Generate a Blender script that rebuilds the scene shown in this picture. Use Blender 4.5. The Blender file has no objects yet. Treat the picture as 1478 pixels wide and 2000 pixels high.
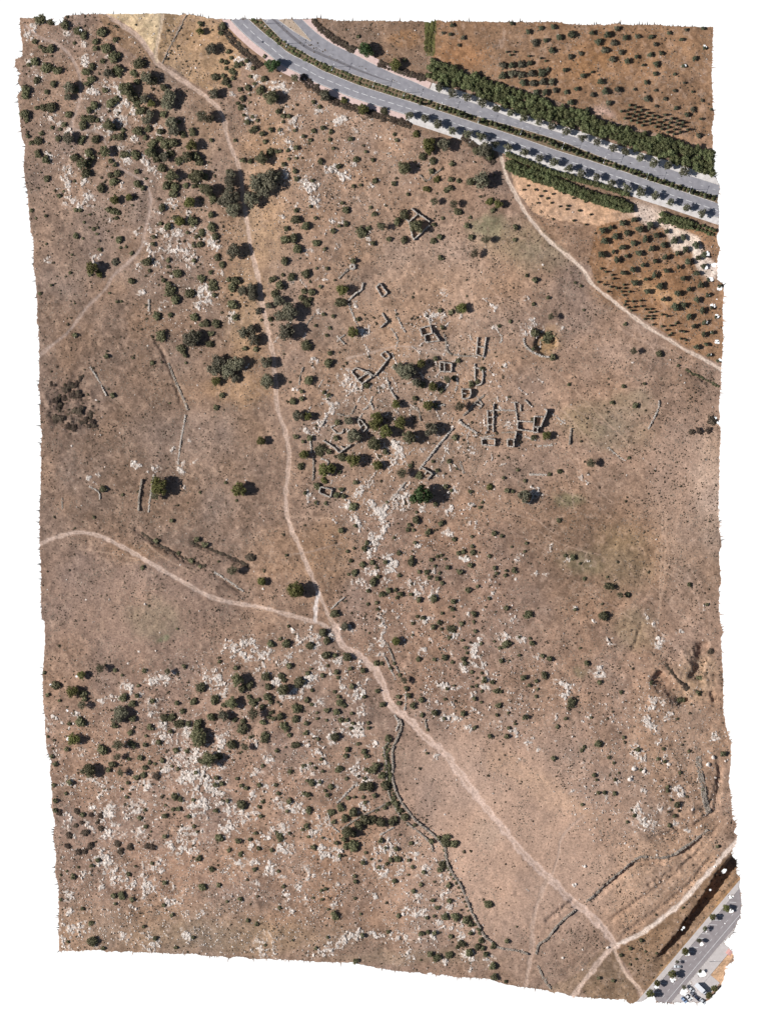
import bpy, bmesh, math, random
import numpy as np
from mathutils import Vector

random.seed(7)
RNG = np.random.default_rng(11)
SC = bpy.context.scene
COL = SC.collection
M = 0.3                       # metres per unit of the survey grid
CX, CY = 739.0, 1000.0
SUN_EL = math.radians(38)
SUN_AZ = math.radians(2)      # light travels towards +X, a hair towards +Y

# ---------------------------------------------------------------- camera
cam_d = bpy.data.cameras.new('survey_camera')
cam_d.type = 'ORTHO'
cam_d.ortho_scale = 2000 * M
cam_d.clip_start = 1.0
cam_d.clip_end = 2000.0
cam = bpy.data.objects.new('survey_camera', cam_d)
cam.location = (0, 0, 400)
COL.objects.link(cam)
SC.camera = cam

# ---------------------------------------------------------------- world: daylight above, plain white below the horizon
W = bpy.data.worlds.new('World')
SC.world = W
W.use_nodes = True
nt = W.node_tree
nt.nodes.clear()
out = nt.nodes.new('ShaderNodeOutputWorld')
sky = nt.nodes.new('ShaderNodeTexSky')
sky.sky_type = 'NISHITA'
sky.sun_disc = False
sky.sun_elevation = SUN_EL
sky.sun_rotation = math.radians(270)
sky.air_density = 1.0
bg1 = nt.nodes.new('ShaderNodeBackground')
bg1.inputs['Strength'].default_value = 0.05
bg2 = nt.nodes.new('ShaderNodeBackground')
bg2.inputs['Color'].default_value = (1, 1, 1, 1)
bg2.inputs['Strength'].default_value = 1.05
tc = nt.nodes.new('ShaderNodeTexCoord')
sep = nt.nodes.new('ShaderNodeSeparateXYZ')
lt = nt.nodes.new('ShaderNodeMath')
lt.operation = 'LESS_THAN'
lt.inputs[1].default_value = 0.0
mixw = nt.nodes.new('ShaderNodeMixShader')
L = nt.links.new
L(tc.outputs['Generated'], sep.inputs[0])
L(sep.outputs['Z'], lt.inputs[0])
L(sky.outputs[0], bg1.inputs['Color'])
L(lt.outputs[0], mixw.inputs[0])
L(bg1.outputs[0], mixw.inputs[1])
L(bg2.outputs[0], mixw.inputs[2])
L(mixw.outputs[0], out.inputs['Surface'])

# ---------------------------------------------------------------- sun
sd = bpy.data.lights.new('sun', 'SUN')
sd.energy = 5.0
sd.angle = math.radians(0.5)
sd.color = (1.0, 0.97, 0.925)
sun = bpy.data.objects.new('sun', sd)
sdir = Vector((math.cos(SUN_EL) * math.cos(SUN_AZ), math.cos(SUN_EL) * math.sin(SUN_AZ), -math.sin(SUN_EL)))
sun.rotation_euler = sdir.to_track_quat('-Z', 'Y').to_euler()
sun.location = (-200, 0, 200)
COL.objects.link(sun)

vs = SC.view_settings
vs.view_transform = 'Standard'
vs.look = 'None'
vs.exposure = 0.1
vs.gamma = 1.0
vs.use_curve_mapping = False
SC.cycles.max_bounces = 4
SC.cycles.use_adaptive_sampling = True
SC.cycles.adaptive_threshold = 0.02
# ================================================================= survey data
# positions are read on 24 map sheets (rows a-f, columns 0-3), sheet units = 0.27064 grid units
ROWS = {'a': 0, 'b': 330, 'c': 660, 'd': 990, 'e': 1320, 'f': 1650}
COLS = {'0': 0, '1': 370, '2': 740, '3': 1078}
ZS = 400.0 / 1478.0
def zp(t, x, y):
    return COLS[t[1]] + x * ZS, ROWS[t[0]] + y * ZS
def zlist(t, s):
    o = []
    for w in s.split():
        a = w.split(',')
        o.append(zp(t, float(a[0]), float(a[1])))
    return o

# x,y,radius + letter: o grey olive, g light green, l loose airy, d deep green, b brown thorny, none = dark evergreen
PLANTS = {
'a0': "290,140,45 365,160,30 470,180,40 560,225,35 605,255,35 735,232,45 770,350,45 690,300,30 830,285,25 690,350,25 820,410,45 740,440,25 860,400,25 250,300,25 365,355,40 320,360,30 290,340,20 250,445,35 205,468,22 335,490,40 415,510,40 380,490,20 265,580,30 385,605,32 620,520,30 665,480,30 655,575,30 630,605,25 680,570,22 780,525,42o 850,510,45 1000,460,45 965,530,30 1055,560,50o 1100,580,45 990,590,30 505,630,50o 540,650,35 490,700,35o 335,660,25 190,650,40 185,690,30 755,655,25 900,640,65 960,700,45 1040,715,40o 1180,630,35 1090,745,32g 990,745,30 800,745,45 840,715,30 370,775,45 310,775,30 265,780,22 180,825,40 195,870,20 495,828,28 680,760,40 645,795,30 610,855,30 660,860,35 600,900,40 785,900,50 820,920,30 1015,800,40 1085,820,35o 1060,870,42o 1180,825,35 1295,880,20g 1460,840,55l 995,945,40 1070,930,30 1155,950,30 465,900,25 380,920,20 435,935,18 300,965,22 490,1000,50o 420,1000,28 590,1010,30 690,1005,38 275,1018,32 225,1030,22 200,985,20 870,985,35 830,990,25 1050,995,25 1100,1040,40 1190,1040,45 1250,1030,40 1385,1050,45g 760,1095,50 640,1100,35 670,1135,25 900,1115,35 975,1115,40 1080,1100,50 1130,1140,45 1190,1130,40o 1290,1160,35 1350,1130,50 540,1135,35 590,1180,50 640,1180,35 275,1110,30 330,1150,35 350,1170,22 800,1160,25 830,1190,22 1170,1215,35 1320,970,28 1390,960,30 540,310,16 700,870,25 890,940,22 1150,1000,28 1230,1110,30",
'a1': "80,170,25 75,225,32g 155,355,52o 280,370,25o 240,190,30 225,235,25 300,420,20 410,440,22 460,490,22 230,440,20 265,450,22 340,470,28 375,465,20 310,520,28 185,555,32 245,545,22 260,590,35 310,565,22 285,620,20 265,495,20 440,550,18 535,570,28 470,605,18 600,470,55d 540,405,18g 180,675,45o 420,635,28 365,645,22 510,650,38 590,700,60 435,685,12 380,710,28 370,775,30 345,745,18 435,740,12 110,840,48l 150,860,40l 640,805,26 675,835,24 715,840,22 390,830,15 455,845,16 415,880,28 490,872,16 460,935,32 590,935,22 525,965,28 650,935,16 675,880,16 760,940,18 545,1020,22 155,1012,20 330,1012,18l 895,940,24 960,925,24 1020,950,22 870,1010,20 820,985,20 1010,1005,20 1160,1005,24 770,1068,26 710,1085,18 630,1095,20 660,1090,16 580,1100,35 520,1140,50 440,1165,25l 385,1155,25 1200,1150,28 1320,1155,20 1075,1200,28 945,1165,28 1035,1070,16 1270,1095,16 715,1145,16 770,1140,16 680,1185,24 280,1235,20 760,560,35l 980,685,45o 1115,725,30g 1255,785,42g 895,735,20 1270,360,58d 1215,262,18 940,770,20 40,1130,45 70,1170,35 20,940,25",
'a2': "120,462,45g 185,435,18 35,800,30 125,1010,20 265,970,30g 110,970,18 355,1035,50g 360,1085,35g 475,1040,50o 770,1080,60o 700,1090,35 800,1120,45 385,1160,28 185,1210,55 525,1185,25 310,1130,30 930,1185,25",
'b0': "620,30,40 845,35,30 795,45,28 820,90,38 990,105,32 1030,135,26 730,138,35 340,70,30 1055,68,14 990,15,25 1240,50,55 1200,120,40 1260,130,40 1250,180,38 1170,280,35 1365,240,50g 1400,60,45 1340,120,30 1400,125,25 1455,125,28 825,225,38g 930,205,32g 430,195,22 545,295,22 580,300,20 820,305,28 850,315,25 840,355,20 780,290,25 1300,380,45g 1210,415,32 1390,375,40 1455,460,32 1260,350,25 1160,395,20 1350,460,18 860,510,35 550,485,28 675,435,18 720,580,20 870,570,14 910,565,14 950,610,20 830,665,30o 660,710,50g 650,760,22g 715,760,30g 1060,670,40 1110,490,20 1105,540,22 1400,555,20 1445,545,30 1215,660,24 1400,660,20 1215,705,18 1080,735,18 950,810,32 1285,755,40 1225,880,45 1265,940,38 1215,830,28 1180,800,22 1370,900,40 1130,1060,32 1230,1050,25 1165,1205,45 1400,1070,32 1365,1225,60o 545,1200,24 1450,790,28 335,540,12 875,955,14 845,960,14 540,970,10 790,895,12 505,750,16 370,840,14 290,900,18 1450,1120,22 230,300,20 610,385,14 330,340,14 260,355,12 540,90,12 460,160,12 650,330,12 700,470,14 520,620,12 600,500,12",
'b1': "60,40,50 110,55,35 130,150,55 170,210,40 155,330,30 760,20,25 770,75,24 885,85,18 1180,125,20 1235,115,16 1335,85,26 1465,110,18 870,270,16 770,300,24 765,365,38 700,430,24 840,410,38 690,510,40 750,500,40 915,535,32 780,580,40 975,580,18 685,665,32 1125,295,32 1130,395,24 1080,410,18 1035,445,26 910,355,18 1240,455,42 1290,430,24 1330,325,24 1305,280,18 1325,535,22 1370,410,25l 1100,245,18 320,595,65o 160,420,40 90,455,32 185,485,30 75,545,32 200,640,30 235,690,30 50,490,20 30,660,20 840,755,40 735,780,32 600,795,28 675,765,18 650,840,42 825,880,28 880,890,32 805,925,28 845,965,32 870,940,20 615,905,35 580,1080,25 1100,875,42g 1090,965,40 1180,665,28 945,848,18 915,715,14 990,718,18 870,815,12 150,745,20 100,790,22 165,840,38 195,860,20 335,805,40 310,850,40 280,800,25 450,860,40o 380,880,40o 455,920,40o 310,980,45 35,1065,30 120,1115,32 190,1115,34 325,1070,28 500,1020,30o 520,1090,14 390,1180,45o 470,1230,50o 450,1150,35o 40,1210,50o 155,1190,26 145,1265,30 700,1170,70o 1035,1060,20 965,1050,20 910,1130,16 1010,1150,16 990,1200,18 1215,1085,22 1175,1175,42g 840,1275,45 15,240,38 0,890,28 180,910,22",
'b2': "375,15,28 420,75,30g 515,78,28 570,85,24 745,80,65o 660,90,35 510,135,28 480,155,25 345,145,30g 105,108,24 205,183,18 400,235,34l 535,250,35l 570,310,32 455,355,18 655,350,16 800,235,30g 860,255,32g 820,300,25 180,330,40 130,380,34 270,415,55 25,415,30l 395,400,20g 440,490,28g 390,520,30 180,512,32 630,410,28g 665,490,28 770,510,35l 690,610,35l 440,645,24 985,420,25l 980,510,20g 1065,770,18g 1125,800,28g 1220,930,18 600,1000,38g 520,1030,28 570,1015,30 440,1020,22 455,1143,20 945,1102,18 865,1135,18 1240,1065,28l 1125,1185,40 1215,1215,45 1110,975,18 70,505,25",
'b3': "525,1120,18 225,1018,12 205,845,14 165,820,14",
'c0': "770,130,25 960,145,12 1100,178,22 815,415,26 1310,80,42 1335,128,22 1340,180,14 1145,1075,70g 745,1090,35 1225,470,10 490,360,45b 550,410,45b 450,440,40b 420,500,40b 430,590,50b 520,650,45b 560,530,45b 640,560,40b 660,620,45b 600,590,35b 400,460,30b 590,290,28b 540,330,35b 380,340,25b 885,1130,14 1440,1115,10 1120,1140,35l",
'c1': "145,45,28 470,25,40o 400,75,25g 480,80,25g 190,310,35g 555,180,45o 560,315,58o 235,410,28 190,505,26 515,745,34g 355,1090,55g 260,1045,16 75,1115,14 340,1175,12 820,65,32 860,50,28 1015,110,24 1000,180,36 860,305,40 810,388,20 745,457,34 810,440,24 970,395,18 1000,415,20 780,555,42o 850,565,32g 765,715,22 825,840,38g 870,725,28 820,750,18 800,928,32 940,810,40 1005,820,28 1065,610,28 1150,600,35o 1185,700,55o 1350,570,45g 1340,625,45g 1420,675,50g 1340,770,55 1410,825,26 1180,885,50g 1100,860,35 1355,920,36g 970,950,50g 1030,940,35g 970,1030,30g 920,1070,30 1095,1095,22 1060,1135,30 1110,1145,24 835,1120,20 1180,1220,34 1425,1185,14 980,1195,18 910,1190,18 1195,1045,24 1080,970,18 1275,345,28 1060,725,28",
'c2': "300,185,36g 270,320,35o 305,335,30 405,150,25l 570,165,22g 490,295,30l 535,290,22 390,350,38g 445,375,28g 740,225,25l 665,335,28g 710,315,22g 255,437,26g 355,485,40g 120,480,32g 405,490,25 580,495,42l 150,610,45g 380,660,52o 215,715,55 50,680,50g 545,715,28 505,890,24 385,893,16 225,925,22 420,955,20 165,980,40l 290,995,32 300,1135,80d 480,1075,24 520,1103,18 655,1110,18 410,1200,24 745,1187,14 725,1225,18 270,1258,14 800,1075,30g 925,1100,26 962,1108,18 1055,1140,50o 1110,718,26 1205,705,35g 1115,595,30 1110,80,18 1255,140,28o 1230,985,18 1000,955,16 45,830,26 10,920,22 55,1185,14 560,945,12 1300,965,25l 895,1010,16 1050,1030,18",
'c3': "770,115,32 585,95,30l 275,905,38l 1150,600,45b 1000,680,28b 1060,670,32b 1125,670,30b 120,337,18 430,465,20g 905,200,14 1010,262,12 600,490,28g 550,865,16 665,330,16g 510,350,20g",
'd0': "1240,98,20 1380,385,25 1420,235,28g 1445,430,16 1030,440,22 1130,245,25 1290,330,18 720,1165,35l 590,1215,32g 1040,1185,22 1210,1190,28l 1330,1150,20 880,1215,14 830,1180,20 320,1195,18 1280,880,12 680,75,14 540,155,10",
'd1': "110,275,28 55,230,20g 20,390,24 80,430,18 440,365,45b 310,460,40l 520,540,35g 765,605,68g 210,395,12 700,350,14 1095,167,28 1195,135,18 1280,262,22 1260,298,28 1250,415,28 1320,400,24 1415,400,24 1190,475,32 1145,488,14 1325,540,36 1350,440,16 1360,505,20 1285,605,20 1380,630,26 1435,610,26 1160,390,20 1185,300,14 1140,320,16 1045,770,36 1120,865,34o 960,905,34 990,965,32 700,985,36 585,990,32 655,950,18 870,1000,32 985,1070,36 1050,1070,22 1140,1085,36 720,1145,28 335,1160,22 1250,1185,26 1160,1165,20 850,1200,22 1060,1195,24 960,1215,22 340,1230,35 550,1225,40 660,1220,30 685,1250,16 1345,1130,28 1385,1130,18 1450,1165,18 1350,690,18 1285,700,16 1355,738,16 715,862,16 1295,912,10 215,1115,18 995,1145,16 875,1170,14",
'd2': "265,95,32 270,40,14 218,130,22 205,168,20 250,168,16 355,182,28 445,122,28 830,188,26 885,212,18 670,215,16 540,232,22 260,258,18 105,222,14 670,285,20 605,325,22 570,335,22 675,325,28 795,355,18 955,288,12 45,402,24 230,400,32 235,360,18 140,335,22 375,380,20 420,355,18 450,350,16 475,375,14 400,427,16 495,440,24 660,420,26 830,440,22 845,482,18 970,460,26 910,495,18 915,460,14 580,472,24 290,470,20 340,470,24 435,480,16 360,508,20 420,520,24 455,550,20 145,497,18 70,605,28 20,630,28 120,600,18 155,628,24 230,630,18 130,655,18 285,668,28 395,660,32 640,598,28 710,572,18 535,685,26 790,660,18 530,738,22 685,772,26 455,768,16 680,828,16 275,790,18 315,800,22 240,840,16 430,835,24 390,865,26 450,882,16 520,880,32 595,840,22 695,897,18 505,945,20 600,962,16 240,925,12 920,730,24 1075,775,32 915,990,38 830,970,12 870,1020,18 735,985,16 625,1018,18 635,1055,16 280,1100,24 400,1100,20 470,1090,28 530,1122,18 610,1100,24 615,1130,22 880,1115,24 1010,1070,16 1180,1075,22 1230,1095,28 1100,985,26 1085,950,14 1010,940,14 670,1190,18 740,1200,14 1040,1235,28 1190,1215,30 120,970,34g 180,1250,28l 110,1130,16 85,1165,18 150,1215,18 1060,260,16 1050,320,14 20,1130,20",
'd3': "45,100,22 150,365,28 95,350,16 200,410,14 230,515,20 410,575,36 490,635,26l 540,632,24l 370,785,38 985,557,22 1115,705,16 245,1128,26 200,1020,12 395,505,12 165,740,18 1050,1235,22 1140,1040,30b",
'e0': "400,70,40 345,135,20 520,110,45g 600,130,35 610,165,28 595,210,35l 430,178,16 890,158,36 955,200,32 960,310,32 825,362,28 990,142,24 1000,70,18 1100,180,24 1275,198,24 1320,255,26 1190,300,34 1235,300,32 1080,375,28 1290,345,38 1360,345,30 580,335,45 500,345,20 530,455,45g 940,412,28 480,530,24 740,535,42 850,500,48l 950,495,32 1145,478,24 1045,497,22 1055,435,16 1230,400,20 1270,535,28 1350,545,24 1170,610,24 1080,625,20 1120,635,16 1015,590,28 1045,660,26 1240,652,14 1285,670,18 850,585,30l 930,600,18 640,680,60 810,640,32 785,680,24 870,700,32l 985,735,26 1035,715,30 1130,725,38b 920,775,18 500,770,28 880,815,14 755,818,10 1260,870,30 1300,895,24 1250,960,20 1290,958,26 1195,935,14 915,875,18 400,900,24 400,970,24 475,850,18 1050,968,18 1010,1025,24 1190,1012,26 1360,1015,20 1050,1090,20 1190,1158,22 1090,1125,10 595,1000,24 375,585,20 400,640,24 390,790,20 345,440,14 500,1150,35b 620,1130,35b 650,1230,35b 490,1230,30b 555,980,30b 730,1010,30b 730,1100,28b 570,1270,30b 610,1270,28b 850,1215,34b 940,1240,36b 870,1270,34b 1060,1230,30b 1100,1235,32b 550,1080,24b 700,1060,20b 590,1060,22b 430,990,28b 660,1000,24b",
'e1': "80,85,42 30,185,36 180,175,42 305,195,48 245,210,24 345,30,50 380,90,36 435,65,34 430,150,24 455,190,32 495,175,20 570,80,32 565,155,32 590,190,22 550,15,38 680,95,48 680,30,24 790,45,46 845,172,26 885,105,18 880,208,18 770,235,34 800,225,24 155,295,36 245,285,42o 325,320,24 385,330,26 380,385,42 460,270,50l 520,225,28 585,265,18 570,297,18 605,310,22 655,292,32 530,335,30 765,310,32 840,345,24 685,370,34 990,250,24 1060,262,30 920,265,14 990,320,14 920,310,16 1085,195,36 1120,215,20 1170,270,18 1075,152,20 1170,75,26 1355,110,24 1390,210,28 1260,150,20 1045,112,18 1070,15,18 1090,320,26 1135,320,20 1180,345,18 1165,380,20 1290,340,18 1290,378,18 60,350,45 435,445,16 540,445,42 300,495,44 400,515,32l 375,550,10 720,425,22 840,413,24 925,455,16 1050,440,34 765,500,30 630,542,20 1215,490,18 1135,530,26 1125,575,24 950,600,18 1260,545,26 1275,582,22 140,600,60 80,615,24 215,580,30 525,650,18 875,632,14 820,650,20 905,665,16 960,690,16 725,688,24 1075,675,32 1435,455,32 45,697,20 195,735,24 185,790,22 235,780,24 345,740,18 375,790,20 410,810,22 505,790,24 620,790,18 640,850,22 880,770,32 940,765,18 850,755,18 1020,800,26 1130,742,18 980,830,16 995,862,22 825,850,20 850,860,28o 720,902,28 1265,740,18 1335,665,40 1300,690,24 1390,720,32 1410,790,40 1250,800,36 1300,800,40 1270,675,18 1415,595,20 30,895,18 375,930,45 275,905,20 190,972,22 505,945,18 530,910,20 515,1015,20 860,970,32 705,975,18 1090,950,34 1025,985,34 1180,985,42 1145,880,20 1190,875,16 1255,875,18 1265,912,18 1330,865,24 1350,970,14 1410,960,20 1440,920,20 1460,880,18 1120,1030,32 1040,1055,22 1265,1040,45 1310,1040,40 1220,1075,42 1380,1055,45 1460,1050,36 1140,1130,50 1180,1140,34 1060,1205,22 1110,1180,28 1180,1225,45 1130,1230,30 840,1085,26 815,1110,16 650,1165,32 630,1130,14 720,1135,16 475,1135,18 215,1170,38 350,1195,26 435,1180,20 500,1245,22 590,1258,20 895,1235,26 860,1160,18 285,1260,22 35,1085,18 55,1125,14 370,1280,18 1270,1275,16 1380,1190,24 1415,1240,16 960,1170,14",
'e2': "25,210,26 140,150,22 145,195,24 195,90,22 215,140,24 240,215,28 305,178,28 400,265,32 310,285,22 605,275,28 470,310,18 475,170,16 690,375,20 685,165,22 800,437,22 920,435,26 935,378,18 850,282,18 930,270,14 860,215,26 845,110,26 880,115,18 740,112,16 735,190,14 760,30,28 815,45,22 665,80,14 700,72,16 490,95,16 540,70,12 1045,15,28 1135,35,20 1080,70,18 1140,95,14 1130,148,18 1050,298,26 980,348,14 70,455,32 185,1020,34 125,925,28 155,975,24 105,880,22 65,925,22 40,955,22 380,1195,28 425,1170,26 485,1165,30 480,1210,38 540,1215,34 255,1078,18 120,1035,28 90,1065,30 230,1205,20 125,1250,20 350,390,14 345,560,14",
'e3': "330,490,36 210,540,18 230,515,18 10,595,24 405,590,16 440,630,14 280,300,14 95,308,18 35,365,20 135,195,36 620,535,22 800,525,18 760,600,18 810,620,18 300,720,22 320,750,14 450,750,18 375,840,20 330,845,18 450,850,22 215,930,16 590,1010,20 540,1055,16 840,1078,20 830,832,18 900,930,30 830,800,18 920,170,28 945,172,22 1055,122,24 710,50,18 340,45,22 1075,15,26 1230,565,28 985,542,16 920,700,16 1085,820,16 855,895,14 1190,1230,18 495,115,20o 515,445,18 635,680,14 480,700,12 880,1010,18 900,310,12",
'f0': "705,110,24 660,150,18 530,230,24 440,218,12 485,190,12 930,212,22 975,155,12 1190,275,22 1095,135,18 880,368,30 820,365,26 955,395,24 830,425,16 595,462,20 655,565,24 670,695,42 745,745,22 1180,435,20 1120,672,24 1270,740,20 1035,590,16 1240,505,20 440,395,16 565,160,14 490,700,16",
'f1': "68,100,28 160,175,26 92,305,34 208,290,24 365,390,22 272,408,14 420,547,20 485,572,20 470,180,22 365,75,18 640,190,16 680,300,18 980,320,18 950,330,14 955,395,14 890,382,12 1048,510,34 1195,265,22 1190,225,18 1250,130,24 1085,80,20 1250,655,22 995,668,16 910,745,18 745,690,12 545,725,14 1195,840,26 1430,630,16 1310,105,14 25,670,18 1235,500,14 1195,385,16 650,455,18 1000,465,14 1365,165,18",
'f2': "110,265,24 135,105,30 85,110,24 55,135,18 120,30,24 240,160,20 320,195,20 215,110,18 300,285,20 245,335,24 455,145,32 435,185,24 500,165,20 500,290,28 510,405,26 420,455,22 385,400,20 140,515,22 345,525,18 475,520,32 550,520,34 625,545,34 660,575,24 725,612,22 660,640,22 350,630,22 400,635,24 300,640,24 65,630,20 515,660,22 595,715,34 560,740,18 730,690,28 710,735,30 745,745,24 650,775,34 770,790,28 370,790,28 415,815,32 505,795,30 825,730,28 920,695,24 790,430,34 820,875,32 830,955,30 910,985,18 395,515,16 300,832,10 210,215,12 990,590,10",
'f3': "560,750,18 495,795,18g 605,825,12 335,960,18 440,980,18g 670,770,12 640,690,20 940,455,14 560,860,12g 750,785,12 690,835,10",
}
# trees whose crown is made of several big lobes
GIANTS = [
 ('b1', "490,90,75 570,80,80 620,50,50 450,215,65 530,150,70", 'o', 'huge spreading grey-green tree right of the dirt track, the widest crown of all'),
 ('b1', "290,90,50 300,40,40 290,190,70 310,290,60 250,230,50", 'o', 'long grey-green tree left of the dirt track facing the widest crown'),
 ('c1', "210,170,60 180,230,55 270,240,60 340,190,65 330,290,40", 'o', 'huge grey-green tree in three lumps left of the track, above the bare field'),
 ('c2', "185,240,65 230,230,55 140,220,45", 'o', 'broad grey-green tree in the village below the enclosure wall'),
 ('b1', "720,1035,75 650,1060,50", 'o', 'wide grey-green tree touching the right edge of the track, above a round one'),
 ('a0', "1225,690,55 1205,745,60", 'o', 'twin-crowned olive tree below the straw field track at the upper left'),
 ('a0', "1240,880,50 1250,940,50", 'o', 'grey-green double tree in the upper left thicket, right of the limestone rib'),
 ('e0', "870,260,60 860,300,50", 'o', 'tall olive-green double tree at the lower left with a long shadow'),
 ('e0', "1440,430,70 1435,470,60", '', 'big dark double tree beside the round grassy limestone patch'),
 ('b1', "640,950,45 570,985,30", 'o', 'small double tree with its canopy reaching the right edge of the track'),
]
# fruit trees of the fenced orchard and scattered trees in the brown field
ORCHARD = ('b3', "590,365,24 505,390,24 705,405,30 360,440,26 420,420,18 630,435,30 540,462,24 825,450,20 455,490,26 750,480,24 375,520,28 670,508,28 880,515,30 945,495,26 585,535,22 800,545,24 1035,550,30 505,565,26 715,575,24 960,580,26 440,597,18 355,618,28 625,607,26 900,608,20 1095,622,26 535,630,18 810,638,24 1050,642,20 465,657,26 740,668,20 975,672,26 650,695,20 910,708,18 1090,705,22 580,727,24 820,735,22 510,750,22 1040,752,24 735,768,24 945,788,22 1125,800,18 675,795,18 595,822,26 1070,835,26 775,850,28 985,868,20 1205,845,16 685,883,24 905,900,26 1118,908,18 805,940,22 1040,943,24 885,995,32 950,980,22 1150,1000,16 1080,1020,26 985,1065,26 1180,1068,14 1095,1110,22 1020,1135,20 1090,1192,22 1150,1182,16 1110,1265,18 1040,1285,22")
ORCHARD2 = ('c3', "1130,125,16 1190,165,14")
FIELD_TREES = {
'a2': "955,170,18 1075,230,22 1120,305,30 1165,205,20 1200,290,20 1255,195,22 1300,270,24 1385,250,28 1245,365,25 525,180,18 510,250,15 605,275,18 575,325,15 460,240,14 895,470,28 960,470,28 1025,465,30 1085,455,22 890,545,32 960,535,32 1025,535,30 1100,530,32 1170,520,34 1215,500,18 1035,597,28 1110,600,30 1180,590,32 1245,590,28 1130,665,24 1195,665,28",
'a3': "465,205,24 965,215,16 1085,205,16 140,250,28 50,270,24 400,250,30 285,235,20 525,272,24 610,265,20 710,265,22 840,238,16 930,285,18 330,305,28 440,310,26 375,362,28 495,375,22 205,385,18 130,410,22 435,425,26 540,440,24 605,410,18 705,395,22 785,385,18 740,320,18 655,470,14 745,460,24 1025,420,22 945,478,16 1095,348,16 740,535,20 880,535,14 285,520,12 90,505,20 220,545,22 345,590,26 675,595,20 950,598,12 175,640,20 20,650,22 100,665,20 290,685,20 380,660,28 470,645,24 590,645,12 745,650,14 880,655,16 1010,662,12 135,740,28 405,742,24 680,712,26 815,712,18 1080,725,14 1010,790,22 890,780,18 970,830,22 750,765,14 1145,790,14 1070,858,14 1055,978,20 250,790,20",
}
SAPLINGS = {
'a2': "920,375 975,375 945,397 1080,405 1165,420 1200,440",
'b3': "350,718 385,742 430,765 440,792 330,815 375,835 420,850 460,860 520,860 515,835 400,885 500,885 555,885 515,910 530,955 580,955 635,950 520,980 545,1000 590,995 640,990 570,1022 670,1012 710,1010 740,1030 700,1035 680,1062 720,1060 665,1082 715,1080 790,1050 825,1062 725,1122 790,1135 850,1130 890,1115 820,1162 860,1185 840,1200 920,1170 950,1175 925,1225 960,1235",
}
PLOT_DOTS = {'b2': "1040,150 1125,150 1190,160 1250,180 1210,212 1140,245 1240,245 1300,270 1355,265 1350,290 1440,300 1400,372 1160,195 1070,120",
             'b3': "235,238 110,268 195,300 275,328 155,372 240,402 150,210 80,175"}
STREET_S = [('a2', "220,835 330,855 425,895 525,940 635,965 735,985 835,1040 935,1060 1050,1095 1160,1140 1265,1170"),
            ('a3', "120,1215"), ('b3', "210,35 318,58 428,100 535,135 635,170 745,195 855,240 970,282 1080,318")]
STREET_N = [('a2', "435,630 530,670 630,700 745,745 845,785 950,810 1045,850 1155,880"),
            ('a3', "0,910 105,950 215,995 325,1020 435,1065 530,1095 635,1135 730,1175 835,1195 945,1240")]

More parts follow.
